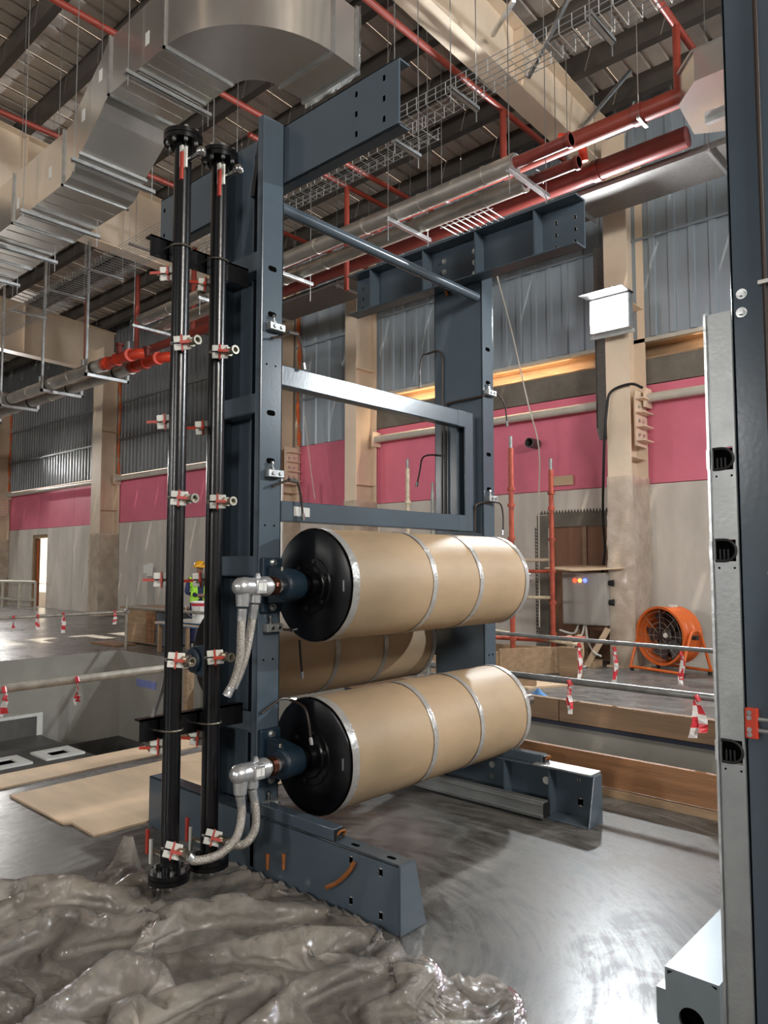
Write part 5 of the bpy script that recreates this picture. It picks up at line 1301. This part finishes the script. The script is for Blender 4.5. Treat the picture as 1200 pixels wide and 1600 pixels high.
# ================================================================== WORKER
def worker(px, Y_):
    c = at(px, 900, 'y', Y_); base = Vector((c.x, Y_, 0))
    rz = math.atan2(-base.x, base.y)*1.0  # faces roughly towards the camera
    V = []; E = []; Rr = []
    def add(p, r, par=None):
        V.append(p); Rr.append(r)
        if par is not None: E.append((par, len(V)-1))
        return len(V)-1
    pel = add((0,0,.90), (.155,.115)); wa = add((0,0,1.05), (.145,.105), pel); ch = add((0,-.01,1.22), (.17,.115), wa); nb = add((0,-.01,1.38), (.075,.07), ch)
    nk = add((0,-.02,1.43), (.052,.055), nb); hd = add((0,-.035,1.52), (.075,.092), nk); ht = add((0,-.035,1.60), (.055,.07), hd)
    hands = []
    for s in (-1,1):
        sh = add((s*.19,0,1.33), (.062,.062), ch); el = add((s*.25,.02,1.07), (.046,.046), sh); wr = add((s*.10,-.24,1.02), (.030,.028), el); hd_ = add((s*.045,-.29,1.02), (.038,.020), wr); hands.append(V[hd_])
        for k in range(4): 
            f1 = add((s*.015-.004*k*s,-.315-.004*k,1.045-.018*k), (.010,.010), hd_); add((-s*.025,-.325,1.04-.018*k), (.008,.008), f1)
        add((s*.05,-.315,1.06), (.010,.010), hd_)
        hp = add((s*.09,0,.84), (.10,.10), pel); kn = add((s*.11,-.015,.48), (.066,.066), hp); an = add((s*.115,.01,.10), (.045,.045), kn); add((s*.125,-.14,.045), (.045,.035), an)
    me = bpy.data.meshes.new('person'); me.from_pydata(V, E, [])
    o = bpy.data.objects.new('person', me); COL.objects.link(o)
    sk = o.modifiers.new('skin','SKIN'); o.modifiers.new('sub','SUBSURF').levels = 2
    for i, r in enumerate(Rr): me.skin_vertices[0].data[i].radius = r
    me.skin_vertices[0].data[0].use_root = True
    bpy.context.view_layer.update()
    dg = bpy.context.evaluated_depsgraph_get(); m2 = bpy.data.meshes.new_from_object(o.evaluated_get(dg))
    o.modifiers.clear(); o.data = m2; m2.name = 'person'
    m2.materials.clear()
    for m in (M['navy'], M['skin'], M['blackm']): m2.materials.append(m)
    for p in m2.polygons:
        c_ = p.center; p.use_smooth = True
        p.material_index = 1 if (c_.z > 1.405 or any((c_-Vector(h)).length < .085 for h in hands)) else (2 if c_.z < .12 else 0)
    # vest from the torso surface
    idx = {}; vs = []; fs = []
    for p in m2.polygons:
        c_ = p.center
        if .86 < c_.z < 1.36 and abs(c_.x) < .20 and c_.y > -.17 and not (c_.y < -.05 and abs(c_.x) < .035):
            f = []
            for vi in p.vertices:
                if vi not in idx: idx[vi] = len(vs); vs.append(m2.vertices[vi].co+m2.vertices[vi].normal*.014)
                f.append(idx[vi])
            fs.append(f)
    if fs: 
        MB().add(vs, fs).build('safety_vest', M['lime'], o, smooth=True)
    hl = MB().lathe((0,-.035,1.565),(0,0,1),[(0,.142),(.008,.145),(.02,.118),(.06,.115),(.10,.095),(.125,.06),(.135,.0)],24,caps=False)
    hl.add([(-.09,-.15,1.57),(.09,-.15,1.57),(.06,-.215,1.562),(-.06,-.215,1.562),(-.09,-.15,1.577),(.09,-.15,1.577),(.06,-.215,1.57),(-.06,-.215,1.57)],[(0,1,2,3),(7,6,5,4),(0,4,5,1),(1,5,6,2),(2,6,7,3),(3,7,4,0)])
    h = hl.build('safety_helmet', M['yellow'], o, smooth=True)
    MB().bar((-.02,-.150,1.60),(.06,-.14,1.66),.02,.012).build('helmet_stripe', M['blackm'], h)
    MB().lathe((0,-.125,1.515),(0,-1,-.3),[(0,.016),(.02,.014),(.03,.006)],8).build('nose', M['skin'], o)
    for s in (-1,1): MB().lathe((s*.032,-.118,1.54),(0,-1,0),[(0,.011),(.006,.009),(.009,.002)],8).build('eye', M['fan_dark'], o)
    MB().box(-.025,.025,-.128,-.118,1.475,1.482).build('mouth', M['tapered'], o)
    o.location = base; o.rotation_euler.z = rz+.35
    return tag(o, 'person in yellow helmet and lime vest over navy overalls behind the table', 'person')
worker(311, 8.50)

# ================================================================== DUST SHEET
# the sheet is relaxed as a film that is larger than the patch of floor it is pushed into,
# so that it buckles into folds by itself
import numpy as np
def sheet():
    rng = np.random.default_rng(11)
    top = [(-70,1404),(0,1398),(95,1388),(150,1374),(182,1354),(200,1335),(216,1356),(240,1386),(300,1362),(380,1352),(450,1368),(520,1408),(575,1452),(625,1488),(690,1528),(735,1540),(770,1532),(805,1570)]
    def topy(px):
        for (a, b), (c, d) in zip(top, top[1:]):
            if a <= px <= c: return b+(d-b)*(px-a)/(c-a)
        return top[-1][1]
    def base(ns, nt):
        g = np.zeros((ns, nt, 3))
        for i in range(ns):
            px = -70+875*i/(ns-1); y0 = topy(px)
            for j in range(nt):
                f = j/(nt-1); pxx = px-14*f*max(0, min(1, (px-480)/250))
                q = at(pxx, y0+(1790-y0)*(.75*f+.25*f*f), 'z', 0.0); g[i,j] = (q.x, min(q.y, 2.545), 0)
        return g
    def excess(g):
        x, y = g[...,0], g[...,1]
        e = 1.24+.08*np.sin(x*1.7+1.0)*np.cos(y*1.3)
        e += .16*np.exp(-((x+2.9)**2+(y-1.35)**2)/.35)
        return np.clip(e, 1.08, 1.5)
    def relax(P, G, iters, grav, edge_z, ex=1.0, stiff=1.0, top_z=.2):
        ns, nt, _ = P.shape; E = excess(G)*ex
        cons = []
        for di, dj, w in ((1,0,1.0),(0,1,1.0),(1,1,.55),(1,-1,.55),(2,0,.22*stiff),(0,2,.22*stiff)):
            i0, i1 = 0, ns-di; j0, j1 = (0, nt-dj) if dj >= 0 else (-dj, nt)
            A = G[i0:i1, j0:j1]; B = G[i0+di:i1+di, j0+dj:j1+dj]
            L = np.linalg.norm(B-A, axis=2)*(E[i0:i1, j0:j1]+E[i0+di:i1+di, j0+dj:j1+dj])*.5
            cons.append((slice(i0,i1), slice(j0,j1), slice(i0+di,i1+di), slice(j0+dj,j1+dj), L, w))
        V = np.zeros_like(P)
        for it in range(iters):
            old = P.copy(); P = P+V*.9; P[...,2] -= grav
            for _ in range(3):
                D = np.zeros_like(P); C = np.zeros((ns, nt, 1))
                for a, b, c, d, L, w in cons:
                    v = P[c,d]-P[a,b]; l = np.linalg.norm(v, axis=2)+1e-9
                    k = (w*.5*(l-L)/l)[...,None]*v
                    if w < .3: k = np.where((l > L*.93)[...,None], 0, k*1.0)   # only resists sharp bending
                    D[a,b] += k; D[c,d] -= k; C[a,b] += w; C[c,d] += w
                P = P+1.35*D/np.maximum(C, 1e-6)
                # keep the rim where it lies
                for sl in ((0,slice(None)),(-1,slice(None)),(slice(None),0),(slice(None),-1)):
                    P[sl][...,:2] = G[sl][...,:2]
                P[:,0,2] = np.maximum(P[:,0,2], edge_z); P[:,0,2] = np.minimum(P[:,0,2], edge_z+.05)
                P[...,2] = np.clip(P[...,2], .005, top_z+(.30-top_z)*max(0, 1-it/(iters*.6)) if stiff == 1.0 else top_z)
                P[...,1] = np.minimum(P[...,1], 2.548)
                for cy in (2.07, 2.30):
                    r = np.hypot(P[...,0]+3.30, P[...,1]-cy); cap = .055+np.maximum(0, r-.13)*.9
                    P[...,2] = np.minimum(P[...,2], np.maximum(cap, .02))
                lim = np.where(P[...,1] > 2.30, .03+np.maximum(0, 2.56-P[...,1])*.35, 9)
                P[...,2] = np.minimum(P[...,2], np.maximum(lim, .012))
            V = P-old
        return P
    ns, nt = 61, 37
    G = base(ns, nt); P = G.copy()
    x, y = G[...,0], G[...,1]
    sn = lambda a, b, c: np.sin(a*2.1+1.3*np.sin(b*1.7))*np.cos(b*1.9+c+.8*np.sin(a*2.3))*.6
    P[...,2] = .03+.20*np.abs(sn(x*1.5+y*.7, y*2.1-x*.6, 3.7))+.07*sn(x*5, y*5, 1)+.05*sn(x*11+y*3, y*11-x*4, 4)
    def ez(n):
        px = -70+875*np.arange(n)/(n-1); return .006+.15*np.exp(-((px-200)/15.0)**2)+.05*np.exp(-((px-770)/30.0)**2)
    P = relax(P, G, 130, .00010, ez(ns), 1.0, 1.0, .15)
    for it, gr, ex, sf, nz in ((46, .00010, 1.06, .30, .008), (30, .00006, 1.13, .06, .006)):
        n2, m2 = 2*ns-1, 2*nt-1
        def up(A):
            B = np.zeros((n2, m2, 3)); B[::2,::2] = A; B[1::2,::2] = (A[1:]+A[:-1])/2
            B[:,1::2] = (B[:,0:-1:2]+B[:,2::2])/2; return B
        P = up(P); G = up(G); ns, nt = n2, m2
        P[...,2] += nz*rng.normal(0, 1, (ns, nt))
        P = relax(P, G, it, gr, ez(ns), ex, sf, .16)
    # light smoothing of grid noise
    for _ in range(1): P[1:-1,1:-1] = .5*P[1:-1,1:-1]+.125*(P[2:,1:-1]+P[:-2,1:-1]+P[1:-1,2:]+P[1:-1,:-2])
    P[...,2] = .004+(P[...,2]-.004)*.80
    vs = [tuple(v) for v in P.reshape(-1,3)]
    fs = [(i*nt+j, (i+1)*nt+j, (i+1)*nt+j+1, i*nt+j+1) for i in range(ns-1) for j in range(nt-1)]
    o = MB().add(vs, fs).build('dust_sheet', M['film'])
    o.data.polygons.foreach_set('use_smooth', [True]*len(o.data.polygons))
    return tag(o, 'crumpled translucent plastic dust sheet spread over the floor in the foreground', 'plastic sheet')
sheet()
# repeats of one kind share a group phrase
GROUPS = {'duct_hanger':'strut hangers under the big air duct', 'pipe_hanger':'hangers under the clad pipes', 'warning_tape':'red and white tapes on the guard rails',
  'drying_cylinder':'paper-wrapped cylinders on the machine frame', 'manifold_pipe':'black manifold pipes', 'steel_column':'cream columns along the wall', 'roof_beam':'cream roof beams',
  'sprinkler_pipe':'red sprinkler branch pipes', 'guard_rail':'pipe guard rails round the pit', 'wall_pipe':'cream wall pipe lengths', 'insulated_pipe':'aluminium-clad pipes', 'main_pipe':'red main pipes',
  'wire_cable_tray':'wire cable trays', 'floodlight':'wall floodlights', 'flybrace':'pale roof braces', 'edge_board':'timber pit edges', 'plywood_sheet':'loose boards on the floor', 'floor_socket':'sockets in the pit floor', 'blue_cloth':'blue cloth scraps', 'hanging_rope':'thin hanging ropes', 'air_duct':'galvanised ducts'}
for o in COL.objects:
    k = o.name.split('.')[0]
    if o.parent is None and k in GROUPS and 'label' in o: o['group'] = GROUPS[k]
bpy.context.view_layer.update()
